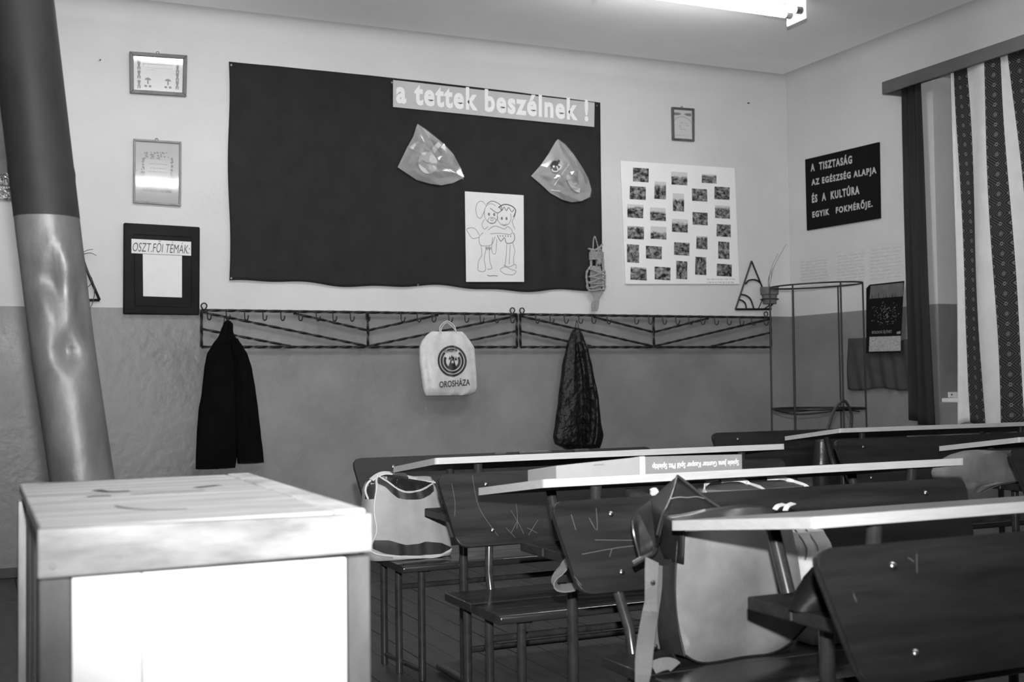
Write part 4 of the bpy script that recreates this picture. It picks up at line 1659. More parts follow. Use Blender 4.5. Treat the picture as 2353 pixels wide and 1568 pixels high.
# plastic carrier bag
t = thing('carrier_bag', 'white plastic bag with a black round ringed emblem, hanging from the left coat rack', 'bag', (onY(1030, 909, YH).x, YH, onY(1030, 909, YH).z))
cb = Loft(hrows([(762, 993, 1064, .025), (772, 980, 1073, .04), (786, 969, 1083, .05), (800, 965, 1091, .055), (830, 965, 1093, .065), (864, 969, 1096, .07), (890, 973, 1097, .07), (902, 976, 1095, .06), (909, 980, 1080, .04)], YH, .05), p=3.2, fold=0.004, fk=3.6, seed=5, n=40, dz=0.012)
bm = nb()
cb.build(bm)
obj('bag_body', bm, 'plastic', t, smooth=True)
bm = nb()
tube(bm, smooth_path([onY(1011, 764, YH), onY(1012, 750, YH), onY(1028, 738, YH + 0.015), onY(1044, 750, YH), onY(1048, 764, YH)]), 0.0035, 6)
tube(bm, smooth_path([onY(1013, 764, YH - .012), onY(1016, 752, YH - .01), onY(1027, 742, YH + 0.005), onY(1040, 752, YH - .01), onY(1050, 764, YH - .012)]), 0.003, 6)
obj('handle', bm, 'plastic', t)


def cbp(px, py):
    q = onY(px, py, YH - 0.03)
    return q.x, q.z


cx_, cz_ = cbp(1040, 830)
kx = onY(1073, 830, YH - 0.03).x - cx_
kz = cz_ - onY(1040, 866, YH - 0.03).z
bm = nb()
for r1, r0, a0, a1 in ((1.0, 0.86, 0, 2 * PI), (0.80, 0.65, 2.30, 7.12), (0.80, 0.71, 1.1, 2.04), (0.59, 0.42, 2.62, 6.80)):
    cb.patch(bm, lambda u, v: (cx_ + kx * (r0 + (r1 - r0) * v) * math.cos(a0 + (a1 - a0) * u), cz_ + kz * (r0 + (r1 - r0) * v) * math.sin(a0 + (a1 - a0) * u)), 40, 1, 0.003)
cb.patch(bm, lambda u, v: (cx_ + kx * (-0.30 + 0.60 * u) * (1 - 0.55 * v), cz_ + kz * (-0.42 + 0.5 * v - 0.05 * math.sin(PI * u) * (1 - v))), 8, 4, 0.003)
for k_, (dx, dz, s) in enumerate(((-0.18, 0.22, 0.09), (-0.04, 0.30, 0.10), (0.10, 0.24, 0.09), (0.27, 0.18, 0.10), (0.03, 0.12, 0.13))):
    cb.patch(bm, lambda u, v: (cx_ + kx * (dx + s * (u - 0.5) * 2 * (1 - v)), cz_ + kz * (dz - s * 1.4 + s * 2.6 * v)), 3, 3, 0.0033 + 0.0002 * k_)
obj('round_emblem', bm, 'ink', t)
bm = nb()
cb.patch(bm, lambda u, v: (cx_ + kx * 0.10 * math.cos(2 * PI * u) * v, cz_ + kz * (-0.06 + 0.10 * math.sin(2 * PI * u) * v)), 12, 2, 0.0042)
obj('emblem_spot', bm, 'banner', t)
a = Vector((cbp(1021, 811)[0], 0, cbp(1021, 811)[1]))
b = Vector((cbp(1051, 808)[0], 0, cbp(1051, 808)[1]))
yb_ = min(cb.front(a.x, a.z), cb.front(b.x, b.z), cb.front((a.x + b.x) / 2, a.z))
a.y = b.y = yb_ - 0.004
text('lettering', 'HUNGAVIS', 'ink', t, a, b - a, ZW, width=(b - a).length, height=0.022, bold=0.02)
a = Vector((cbp(1009, 892)[0], 0, cbp(1009, 892)[1]))
b = Vector((cbp(1079, 886)[0], 0, cbp(1079, 886)[1]))
a.y, b.y = cb.front(a.x, a.z) - 0.007, cb.front(b.x, b.z) - 0.007
text('lettering', 'OROSHÁZA', 'ink', t, a, b - a, ZW, width=(b - a).length, height=0.050, bold=0.02)


# triangular plant holders
def plant_stand(ap, bl_, br_, label, pot=True):
    P = lambda px, py, d=0.0: WB(px, py, 0.012 + d)
    t = thing('plant_holder', label, 'plant holder', (P(*bl_).x, D, P(*bl_).z), 'triangular iron plant holders')
    a, b, c = P(*ap), P(*bl_), P(*br_)
    for p_, q_ in ((a, b), (a, c), (b, c)):
        bm = nb()
        tube(bm, [p_, q_], 0.0075, 4)
        obj('side_bar', bm, 'iron', t)
    sx = (br_[0] - bl_[0]) / 82.0

    def arc(pts):
        bm = nb()
        tube(bm, smooth_path([P(bl_[0] + x_ * sx, bl_[1] + y_) for x_, y_ in pts]), 0.006, 6)
        obj('scroll_bar', bm, 'iron', t, smooth=True)
    arc([(23, -58), (30, -66), (40, -68), (50, -66), (58, -60)])
    arc([(13, -34), (25, -31), (35, -22), (42, -2)])
    arc([(9, -22), (17, -19), (23, -12), (25, -1)])
    if pot:
        base = P(br_[0] - 20 * sx, br_[1] - 1)
        yc = base.y - 0.085
        bm = nb()
        zr = P(br_[0] - 20, br_[1] - 21).z
        tube(bm, [(base.x + 0.062 * math.cos(i * PI / 10), yc + 0.062 * math.sin(i * PI / 10), zr) for i in range(20)], 0.004, 6, closed=True)
        for s in (-1, 1):
            tube(bm, [(base.x + s * 0.06, yc, zr), (base.x + s * 0.045, yc + 0.07, base.z)], 0.004, 6)
        tube(bm, [(base.x + 0.01, yc - 0.045, zr - 0.02), (base.x + 0.012, yc + 0.08, base.z)], 0.004, 6)
        tube(bm, [(base.x, yc + 0.062, zr), (base.x, D - 0.012, zr)], 0.004, 6)
        obj('pot_ring', bm, 'iron', t, smooth=True)
        return t, base.x, yc, zr
    return t


t, bx_, by_, bz_ = plant_stand((1727, 600), (1690, 711), (1772, 711), 'triangular black iron plant holder at the right end of the coat racks')
# the clay pot stands in the ring: a thing of its own
pt = thing('flower_pot', 'small clay flower pot with thin dry stalks in the right iron holder', 'flower pot', (bx_, by_, bz_ - 0.03))
bm = nb()
prof = [(0.0, -0.032), (0.047, -0.032), (0.054, 0.03), (0.063, 0.032), (0.066, 0.085), (0.060, 0.085), (0.055, 0.072), (0.0, 0.070)]
rings = []
for r, z in prof:
    rings.append([bm.verts.new((bx_ + max(r, 0.001) * math.cos(i * PI / 12), by_ + max(r, 0.001) * math.sin(i * PI / 12), bz_ + z)) for i in range(24)])
for a, b in zip(rings[:-1], rings[1:]):
    for j in range(24):
        bm.faces.new((a[j], a[(j + 1) % 24], b[(j + 1) % 24], b[j]))
bm.faces.new(rings[0])
bm.faces.new(rings[-1])
obj('pot', bm, 'pot', pt, smooth=True)
for k_, (dx, h, bend) in enumerate(((0.01, 0.10, 0.02), (0.10, 0.26, 0.04), (0.17, 0.33, 0.03), (0.02, 0.14, -0.01), (0.05, 0.16, 0.03))):
    bm = nb()
    tube(bm, smooth_path([(bx_, by_, bz_ + 0.068), (bx_ + dx * 0.4, by_ + bend, bz_ + 0.07 + h * 0.5), (bx_ + dx, by_ + bend * 0.6, bz_ + 0.07 + h)]), 0.0012, 5)
    obj('stalk', bm, 'plant', pt)
tl_ = plant_stand((184, 586), (146, 690), (229, 690), 'triangular black iron plant holder half hidden behind the stove pipe', pot=False)
pl = thing('trailing_plant', 'trailing plant with thin drooping leaves by the stove pipe', 'plant', (WB(195, 690, 0.03).x, D - 0.03, WB(195, 705, 0.03).z))
for pts, r in (([(170, 600), (188, 582), (202, 575), (214, 573)], 0.003), ([(180, 590), (196, 583), (210, 582), (222, 588)], 0.003), ([(190, 590), (204, 628), (214, 650), (217, 672), (214, 692), (207, 710)], 0.0045),
               ([(196, 615), (206, 635), (210, 650), (198, 665), (193, 685)], 0.0035), ([(190, 600), (200, 625), (212, 640)], 0.004)):
    bm = nb()
    pp = smooth_path([WB(a, b, 0.03) for a, b in pts])
    tube(bm, pp, [r * (1 - 0.6 * i / len(pp)) for i in range(len(pp))], 6)
    obj('leaf', bm, 'plant', pl)

# wall chart at the far left
p = [WB(-60, 452), WB(28, 458), WB(24, 120), WB(-60, 118)]
t = thing('wall_chart', 'dark wall chart with crinkled foil hem at the far left, behind the stove pipe', 'chart', (p[0].x, D, p[0].z))
bm = nb()
prism(bm, [WB(-60, 420), WB(24, 424), WB(13, 300), WB(10, 200), WB(12, 120), WB(-60, 118)], (0, -0.006, 0))
obj('chart_sheet', bm, 'chart', t)
bm = nb()
g = []
for i in range(19):
    c = []
    for j in range(13):
        a = WB(-60 + 92 * i / 18, 400 + 60 * j / 12, 0.012)
        c.append(bm.verts.new(a + Vector((random.uniform(-.006, .006), random.uniform(-.012, .008), random.uniform(-.006, .006)))))
    g.append(c)
for i in range(18):
    for j in range(12):
        bm.faces.new((g[i][j], g[i + 1][j], g[i + 1][j + 1], g[i][j + 1]))
obj('foil_hem', bm, 'foil', t)

for (px, py) in ((230, 138), (1718, 237)):
    bm = nb()
    q = WB(px, py)
    tube(bm, [q, q + Vector((0, -0.02, -0.004))], 0.004, 8)
    tag(obj('wall_nail', bm, 'iron', base=(q.x, D, q.z)), 'bare nail in the plaster %s' % ('left of the topmost certificate' if px < 1000 else 'right of the small certificate, near the room corner'), 'nail')

# ================================================================== right wall
p = [WR(1857, 530), WR(2025, 502), WR(2022, 327), WR(1853, 367)]
t = thing('slogan_sign', 'black sign with four lines of white capitals on the right wall', 'sign', (A, (p[0].y + p[1].y) / 2, p[0].z))
bm = nb()
prism(bm, p, (-0.012, 0, 0))
obj('sign_board', bm, 'black', t)
for s, (xa, ya), (xb, yb2), hh in (('A  TISZTASÁG', (1863, 395), (1958, 376), 0.068), ('AZ EGÉSZSÉG ALAPJA', (1865, 431), (2014, 403), 0.068), ('ÉS  A  KULTÚRA', (1866, 467), (1975, 446), 0.070), ('EGYIK   FOKMÉRŐJE.', (1867, 505), (2005, 480), 0.070)):
    a, b = WR(xa, ya, 0.0125), WR(xb, yb2, 0.0125)
    text('lettering', s, 'banner', t, a, b - a, ZW, width=(b - a).length, height=hh, bold=0.04, spacing=1.25)
for k_, (c, lab) in enumerate(([[(1838, 665), (1905, 657), (1905, 588), (1838, 594)], 'left'], [[(1918, 655), (1990, 648), (1990, 572), (1922, 580)], 'middle'], [[(1996, 648), (2073, 640), (2075, 556), (1997, 566)], 'right'])):
    bm = nb()
    P = [WR(*q) for q in c]
    prism(bm, P, (-0.0015, 0, 0))
    o = obj('printed_sheet', bm, 'sheet', base=(A, P[0].y, P[0].z))
    tag(o, 'pale printed paper sheet under the black sign, %s one of the three' % lab, 'paper', 'printed sheets on the right wall')
    bm = nb()
    for i in range(9):
        a, b = Vector(P[0]).lerp(Vector(P[3]), (i + 0.7) / 10), Vector(P[1]).lerp(Vector(P[2]), (i + 0.7) / 10)
        u = 0.06
        while u < 0.9:
            du_ = random.uniform(0.08, 0.3)
            stroke(bm, [a.lerp(b, u) + Vector((-0.002, 0, 0)), a.lerp(b, min(0.95, u + du_)) + Vector((-0.002, 0, 0))], 0.006, NR, 1)
            u += du_ + 0.04
    obj('printed_lines', bm, 'banner', o)

# cloth pocket panel and calendar
t = thing('wall_cloth', 'dark grey cloth hanging low on the right wall behind the calendar', 'cloth', (A, WR(2020, 896).y, WR(2020, 896).z))
bm = nb()
g = []
for i in range(41):
    u = i / 40
    c = []
    for j in range(21):
        v = j / 20
        q = WR(1948 + (2094 - 1948) * u, 895 + 3 * math.sin(u * 9) + (778 - 895 - 4 * math.sin(u * 7)) * v, 0.012)
        q.x -= 0.012 * (1 - v) * math.sin(u * 17 + 2 * v) ** 2 + 0.004 * math.sin(u * 31 + v * 5)
        c.append(bm.verts.new(q))
    g.append(c)
for i in range(40):
    for j in range(20):
        bm.faces.new((g[i][j], g[i + 1][j], g[i + 1][j + 1], g[i][j + 1]))
o = obj('cloth_sheet', bm, 'pocket', t, smooth=True)
o.modifiers.new('solid', 'SOLIDIFY').thickness = 0.002

def calendar():
    t = thing('wall_calendar', 'wall calendar with a dark flower meadow picture, beside the dark drape', 'calendar', (A, WR(2033, 812, .04).y, WR(2033, 812, .04).z))
    K = lambda x_, y_, d=0.0: WR(1960 + x_ * 0.19129, 620 + y_ * 0.19133, 0.04 + d)
    bm = nb()
    prism(bm, [K(165, 1003), K(570, 995), K(605, 300), K(618, 135), K(205, 180), K(165, 225)], (-0.004, 0, 0))
    obj('backing_card', bm, 'black', t)
    bm = nb()
    prism(bm, [K(195, 715, .0045), K(582, 705, .0045), K(608, 150, .0045), K(210, 190, .0045), K(192, 230, .0045)], (-0.001, 0, 0))
    obj('picture', bm, 'black', t)
    # meadow print: pale sky, blossoms
    bm = nb()
    prism(bm, [K(200, 350, .0057), K(600, 320, .0057), K(607, 155, .0057), K(212, 195, .0057)], (-0.0003, 0, 0))
    obj('sky_print', bm, 'chart', t)
    bm = nb()
    for i in range(90):
        x_, y_ = random.gauss(400, 90), random.gauss(530, 70)
        if not (205 < x_ < 575 and 380 < y_ < 690):
            continue
        disc(bm, K(x_, y_, .006 + 0.00002 * i), XR, ZW, random.uniform(.002, .0045), random.uniform(.002, .004), 7)
    for i in range(26):
        x_ = random.uniform(215, 590)
        disc(bm, K(x_, random.uniform(395, 690), .006 + 0.00002 * i), XR, ZW, .0018, .0018, 6)
    obj('blossom_print', bm, 'greyink', t)
    bm = nb()
    for i in range(26):
        x_ = random.uniform(215, 590)
        stroke(bm, [K(x_, 380, .0064), K(x_ + random.uniform(-12, 12), random.uniform(270, 345), .0064)], 0.0025, NR, 2)
    obj('grass_print', bm, 'black', t)
    bm = nb()
    prism(bm, [K(192, 985, .0045), K(572, 975, .0045), K(575, 795, .0045), K(200, 808, .0045)], (-0.001, 0, 0))
    obj('date_grid', bm, 'ctext', t)
    a, b = K(230, 780, .006), K(468, 770, .006)
    text('lettering', 'BOLDOG ÚJ ÉVET', 'greyink', t, a, b - a, ZW, width=(b - a).length, height=0.028, bold=0.012)
    bm = nb()
    bm.faces.new([bm.verts.new(K(*q, .0062)) for q in ((525, 772), (570, 770), (572, 735), (545, 742), (525, 748))])
    obj('corner_mark', bm, 'greyink', t)


calendar()

# pelmet board
t = thing('curtain_pelmet', 'dark painted pelmet board above the window curtain', 'pelmet', (A, 4.6, 2.81))
bm = nb()
box(bm, A - 0.165, A - 0.145, 2.9, 5.775, 2.797, 2.875)
bevel_all(bm, 0.003, 1)
obj('face_board', bm, 'pelmet', t)
bm = nb()
box(bm, A - 0.145, A, 2.9, 5.775, 2.857, 2.875)
obj('top_board', bm, 'pelmet', t)
bm = nb()
box(bm, A - 0.145, A, 5.755, 5.775, 2.797, 2.857)
obj('end_board', bm, 'pelmet', t)
bm = nb()
tube(bm, [(A - 0.08, 2.95, 2.846), (A - 0.08, 5.755, 2.846)], 0.006, 8)
obj('curtain_rod', bm, 'iron', t)


def hanging(cols, zt_, zb_, nv=40, uvband=None):
    """cols: list of (top y, bottom y, top x, bottom x, mat of the strip to the next column)"""
    bm = nb()
    uvl = bm.loops.layers.uv.new('UVMap')
    g = []
    for (ya, yb2, xa, xb, mi) in cols:
        c = []
        for j in range(nv + 1):
            v = j / nv
            z = zt_(ya) + (zb_(yb2) - zt_(ya)) * v
            vv = v ** 1.3
            c.append(bm.verts.new((xa + (xb - xa) * v, ya + (yb2 - ya) * vv, z)))
        g.append(c)
    return bm, uvl, g


# dark drape
t = thing('dark_drape', 'narrow dark curtain at the left side of the window niche', 'curtain', (A - 0.06, 5.62, 0.72))
bm = nb()
n, nv = 36, 30
g = []
for i in range(n + 1):
    u = i / n
    c = []
    for j in range(nv + 1):
        v = j / nv
        yt, yb2 = 5.700 - 0.142 * u, 5.703 - 0.19 * u
        y = yt + (yb2 - yt) * v
        x = A - 0.065 - 0.022 * math.sin(u * 5.2 * PI + 0.5) * (0.5 + 0.5 * v) - 0.006 * math.sin(u * 30 + 5 * v)
        z = 2.838 + ((0.755 - 0.06 * u) - 2.838) * v
        c.append(bm.verts.new((x, y, z)))
    g.append(c)
for i in range(n):
    for j in range(nv):
        bm.faces.new((g[i][j], g[i + 1][j], g[i + 1][j + 1], g[i][j + 1]))
o = obj('drape_cloth', bm, 'drape', t, smooth=True)
o.modifiers.new('solid', 'SOLIDIFY').thickness = 0.003

# patterned curtain: linen with woven bands
t = thing('patterned_curtain', 'pale linen curtain with dark woven folk pattern bands at the right edge', 'curtain', (A - 0.1, 4.6, 0.80))
edges = [  # (y top, y bottom, is band to the next edge)
    (5.262, 5.268, 0), (5.245, 5.212, 1), (5.142, 5.062, 0), (4.985, 4.935, 1), (4.890, 4.775, 0), (4.845, 4.69, 1), (4.71, 4.55, 0), (4.58, 4.41, 1), (4.47, 4.29, 0), (4.30, 4.15, 1), (4.2, 4.03, 0), (4.02, 3.88, 1), (3.92, 3.78, 0), (3.75, 3.63, 0)]
bm = nb()
uvl = bm.loops.layers.uv.new('UVMap')
sub, nv = 6, 60
colsv = []
info = []
for e in range(len(edges) - 1):
    for s in range(sub + (1 if e == len(edges) - 2 else 0)):
        w_ = s / sub
        yt = edges[e][0] + (edges[e + 1][0] - edges[e][0]) * w_
        yb2 = edges[e][1] + (edges[e + 1][1] - edges[e][1]) * w_
        c = []
        for j in range(nv + 1):
            v = j / nv
            y = yt + (yb2 - yt) * v
            ph = (e + w_) * 1.57
            x = A - 0.10 + 0.030 * math.sin(ph) * (0.75 + 0.3 * v) + 0.008 * math.sin(ph * 2.3 + 4 * v)
            y += 0.010 * math.sin(7 * v + e * 1.7) * (1 if 0 < e else 0.5)
            zt_ = 2.836 - 0.012 * abs(math.sin((e + w_) * 2.6))
            zb_ = 0.73 + 0.02 * math.sin((e + w_) * 2.1)
            c.append(bm.verts.new((x, y, zt_ + (zb_ - zt_) * v)))
        colsv.append(c)
        info.append((e, w_))
for i in range(len(colsv) - 1):
    e, w_ = info[i]
    for j in range(nv):
        f = bm.faces.new((colsv[i][j], colsv[i + 1][j], colsv[i + 1][j + 1], colsv[i][j + 1]))
        f.material_index = edges[e][2]
        w2 = w_ + 1.0 / sub
        for lp, (uu, vv) in zip(f.loops, ((w_, j), (w2, j), (w2, j + 1), (w_, j + 1))):
            lp[uvl].uv = (uu, 2.05 * vv / nv)
o = obj('curtain_cloth', bm, ['linen', 'band'], t, smooth=True)
o.modifiers.new('solid', 'SOLIDIFY').thickness = 0.002
# bottom of the window niche: white latch on the jamb
p = onY(2186, 914, 5.512)
t = thing('window_bracket', 'small white metal bracket screwed on the window jamb beside the pale curtain', 'bracket', (p.x, 5.512, p.z))
bm = nb()
box(bm, p.x - 0.028, p.x + 0.05, 5.504, 5.5118, p.z, p.z + 0.034)
box(bm, p.x + 0.012, p.x + 0.05, 5.500, 5.5118, p.z - 0.04, p.z)
bevel_all(bm, 0.002, 1)
obj('plate', bm, 'white', t)
bm = nb()
tube(bm, [(p.x - 0.005, 5.504, p.z + 0.018), (p.x - 0.005, 5.501, p.z + 0.018)], 0.005, 8)
obj('screw', bm, 'iron', t)

# ================================================================== wire frame in the corner
cx, cy, R = 4.908, 6.10, 0.288
t = thing('wire_frame', 'tall cylindrical frame of thin black rods standing in the room corner', 'wire frame', (cx, cy, 0))
for z, r, rr in ((1.611, R, 0.0055), (0.822, R + 0.003, 0.007), (0.02, R + 0.010, 0.0055)):
    bm = nb()
    tube(bm, [(cx + r * math.cos(i * PI / 24), cy + r * math.sin(i * PI / 24), z + (0.010 if z > 1 else 0.0) * math.cos(i * PI / 24)) for i in range(48)], rr, 6, closed=True)
    obj('hoop', bm, 'iron', t, smooth=True)
bm = nb()
pts = [(cx + (R - 0.01) * math.cos(i * PI / 24), cy + (R - 0.01) * math.sin(i * PI / 24), 0.805 + 0.01 * math.sin(i * 0.4)) for i in range(40)]
tube(bm, pts, 0.004, 6)
obj('loose_wire', bm, 'iron', t)
for k_ in range(6):
    a = math.radians(22 + 60 * k_)
    bm = nb()
    tube(bm, [(cx + R * math.cos(a), cy + R * math.sin(a), 1.611 + 0.010 * math.cos(a)), (cx + (R + 0.004) * math.cos(a), cy + (R + 0.004) * math.sin(a), 0.82), (cx + (R + 0.010) * math.cos(a), cy + (R + 0.010) * math.sin(a), 0.0)], 0.0055, 6)
    obj('rod', bm, 'iron', t)

# ================================================================== things on desks and benches
# open book lying on the edge of the middle desk
def open_book():
    yf = 2.665
    zs = 0.78 - 0.054 * (yf - 2.617) / 0.425 + 0.001
    a, m_, b = (1.325, 1.575, 1.885)
    t = thing('open_book', 'large open book lying face down on the middle desk, white lettering on its cover', 'book', ((a + b) / 2, yf + 0.1, zs))
    def slab(nm, x0, x1, h0, h1, m):
        bm = nb()
        y2 = yf + 0.17
        dz = -0.054 * 0.17 / 0.425
        vs = [(x0, yf, zs), (x1, yf, zs), (x1, yf, zs + h1), (x0, yf, zs + h0)]
        vb = [(x_, y2, z_ + dz) for x_, _, z_ in vs]
        F_ = [bm.verts.new(v) for v in vs]
        B_ = [bm.verts.new(v) for v in vb]
        bm.faces.new(F_)
        bm.faces.new(B_[::-1])
        for i in range(4):
            bm.faces.new((F_[i], B_[i], B_[(i + 1) % 4], F_[(i + 1) % 4]))
        bevel_all(bm, 0.0015, 1)
        return obj(nm, bm, m, t)
    slab('page_block', a, m_ - 0.008, 0.033, 0.046, 'carton')
    slab('spine', m_ - 0.008, m_ + 0.008, 0.047, 0.047, 'paper')
    c = slab('cover', m_ + 0.008, b, 0.046, 0.041, 'cartonp')
    text('lettering', 'Spiele Jana Gunter Kasper Spül Pitt Spieltip', 'paper', c, (b - 0.012, yf - 0.0004, zs + 0.030), (-1, 0, 0), (0, 0, -1), width=b - m_ - 0.04, height=0.019, bold=0.02)
    bm = nb()
    stroke(bm, [(a + 0.105, yf - 0.0006, zs + 0.03), (a + 0.12, yf - 0.0006, zs + 0.031), (a + 0.135, yf - 0.0006, zs + 0.0305)], 0.003, NW, 2)
    obj('small_print', bm, 'greyink', t)


open_book()
# pens on the far desk
zf = lambda y: 0.78 - 0.054 * (y - 3.545) / 0.425
for k_, (pa, pb, lab) in enumerate((((1135, 1041), (1165, 1040), 'short dark pencil lying on the farthest left row desk, leftmost'), ((1192, 1037), (1268, 1033), 'long dark pen lying on the farthest left row desk, right of the pencil'),
                                    ((1318, 1034), (1352, 1031), 'flat pale eraser case on the farthest left row desk, under the leather jacket'))):
    y = 3.56 + 0.008 * k_
    a, b = onY(*pa, y), onY(*pb, y)
    a.z = b.z = zf(y) + 0.0055
    bm = nb()
    if k_ < 2:
        tube(bm, [a, a.lerp(b, 0.85), b], [0.006, 0.006, 0.002], 8)
    else:
        box(bm, a.x, b.x, y - 0.012, y + 0.012, zf(y) + 0.0006, zf(y) + 0.012)
        bevel_all(bm, 0.002, 1)
    o = obj(('pencil', 'pen', 'eraser_case')[k_], bm, 'base' if k_ < 2 else 'shelf', base=(a.x, y, zf(y)))
    tag(o, lab, 'pencil' if k_ == 0 else 'pen' if k_ == 1 else 'eraser')


# sports bag on the back bench
def sports_bag():
    yc = 4.02
    P = lambda px, py: onY(px, py, yc - 0.06)
    rows = []
    for (py, xl, xr, tt) in ((1281, 857, 1043, .13), (1272, 851, 1047, .15), (1240, 845, 1043, .16), (1200, 842, 1033, .16), (1150, 847, 1021, .15), (1122, 848, 1010, .13), (1108, 853, 1004, .11), (1098, 862, 1001, .08)):
        a, b = P(xl, py), P(xr, py)
        rows.append(((a.z + b.z) / 2, a.x, b.x, yc, tt))
    z0 = min(r[0] for r in rows)
    rows = [(r[0] - z0 + 0.402,) + r[1:] for r in rows]
    dz = 0.402 - z0
    t = thing('sports_bag', 'light canvas sports bag with dark trim and white piping on the back bench', 'bag', ((rows[0][1] + rows[0][2]) / 2, yc, 0.40))
    L = Loft(rows, p=3.4, fold=0.0028, fk=4.4, seed=6, n=40, dz=0.012)
    bm = nb()
    L.build(bm)
    obj('bag_body', bm, 'canvas', t, smooth=True)
    Q = lambda px, py: ((lambda q: (q.x, q.z + dz))(P(px, py)))

    def band(nm, topc, botc, m, off, nu=30):
        def interp(c, u):
            c = [Q(*q) for q in c]
            s = u * (len(c) - 1)
            i = min(int(s), len(c) - 2)
            f = s - i
            return (c[i][0] + (c[i + 1][0] - c[i][0]) * f, c[i][1] + (c[i + 1][1] - c[i][1]) * f)
        bm = nb()
        L.patch(bm, lambda u, v: (lambda a, b: (a[0] + (b[0] - a[0]) * v, a[1] + (b[1] - a[1]) * v))(interp(botc, u), interp(topc, u)), nu, 5, off)
        return obj(nm, bm, m, t, smooth=True)
    band('bottom_panel', [(859, 1238), (890, 1237), (910, 1243), (928, 1248), (955, 1245), (975, 1240), (1010, 1243), (1038, 1255)], [(852, 1256), (880, 1268), (905, 1271), (925, 1272), (955, 1272), (985, 1270), (1010, 1268), (1037, 1258)], 'canvd', 0.004)
    band('top_band', [(872, 1092), (890, 1103), (910, 1118), (928, 1127), (948, 1127), (970, 1122), (985, 1116), (998, 1108)], [(868, 1107), (886, 1116), (898, 1130), (912, 1141), (930, 1144), (962, 1144), (985, 1134), (998, 1126)], 'canvd', 0.004)
    band('zip_flap', [(876, 1091), (900, 1094), (930, 1096), (950, 1099), (975, 1103), (996, 1107)], [(876, 1092), (895, 1106), (915, 1119), (930, 1125), (955, 1124), (996, 1108)], 'dleather', 0.003)
    band('side_panel', [(848, 1118), (852, 1104), (860, 1096), (868, 1094)], [(847, 1146), (852, 1145), (857, 1144), (860, 1143)], 'canvd', 0.003, 12)
    def pip(pts, r=0.0032, nm='piping'):
        bm = nb()
        tube(bm, L.line([Q(*q) for q in pts], 0.004), r, 6)
        obj(nm, bm, 'piping', t, smooth=True)
    pip([(874, 1091), (890, 1102), (908, 1117), (925, 1126), (945, 1127), (970, 1121), (997, 1109)])
    pip([(872, 1090), (866, 1120), (860, 1150), (859, 1180), (863, 1210), (860, 1230), (851, 1250), (852, 1262), (870, 1271), (910, 1274), (960, 1275), (1000, 1272), (1020, 1268), (1038, 1259)])
    pip([(1036, 1263), (1000, 1276), (950, 1278), (900, 1278)], 0.0026)
    # handle
    bm = nb()
    hp = [onY(px, py, yc - 0.03) + Vector((0, 0, dz)) for px, py in ((853, 1100), (866, 1090), (882, 1084), (902, 1085), (930, 1091), (960, 1097), (998, 1104))]
    ribbon(bm, hp, (0, 1, 0.2), 0.03, 0.004)
    obj('handle', bm, 'piping', t)
    bm = nb()
    hp = [onY(px, py, yc - 0.035) + Vector((0, 0, dz)) for px, py in ((900, 1086), (918, 1088), (935, 1092))]
    ribbon(bm, hp, (0, 1, 0.4), 0.036, 0.008)
    obj('handle_grip', bm, 'canvd', t)
    bm = nb()
    tube(bm, smooth_path([onY(px, py, yc - 0.04) + Vector((0, 0, dz)) for px, py in ((852, 1101), (846, 1106), (841, 1116), (840, 1128), (846, 1144))]), 0.004, 6)
    obj('side_loop', bm, 'piping', t, smooth=True)


sports_bag()


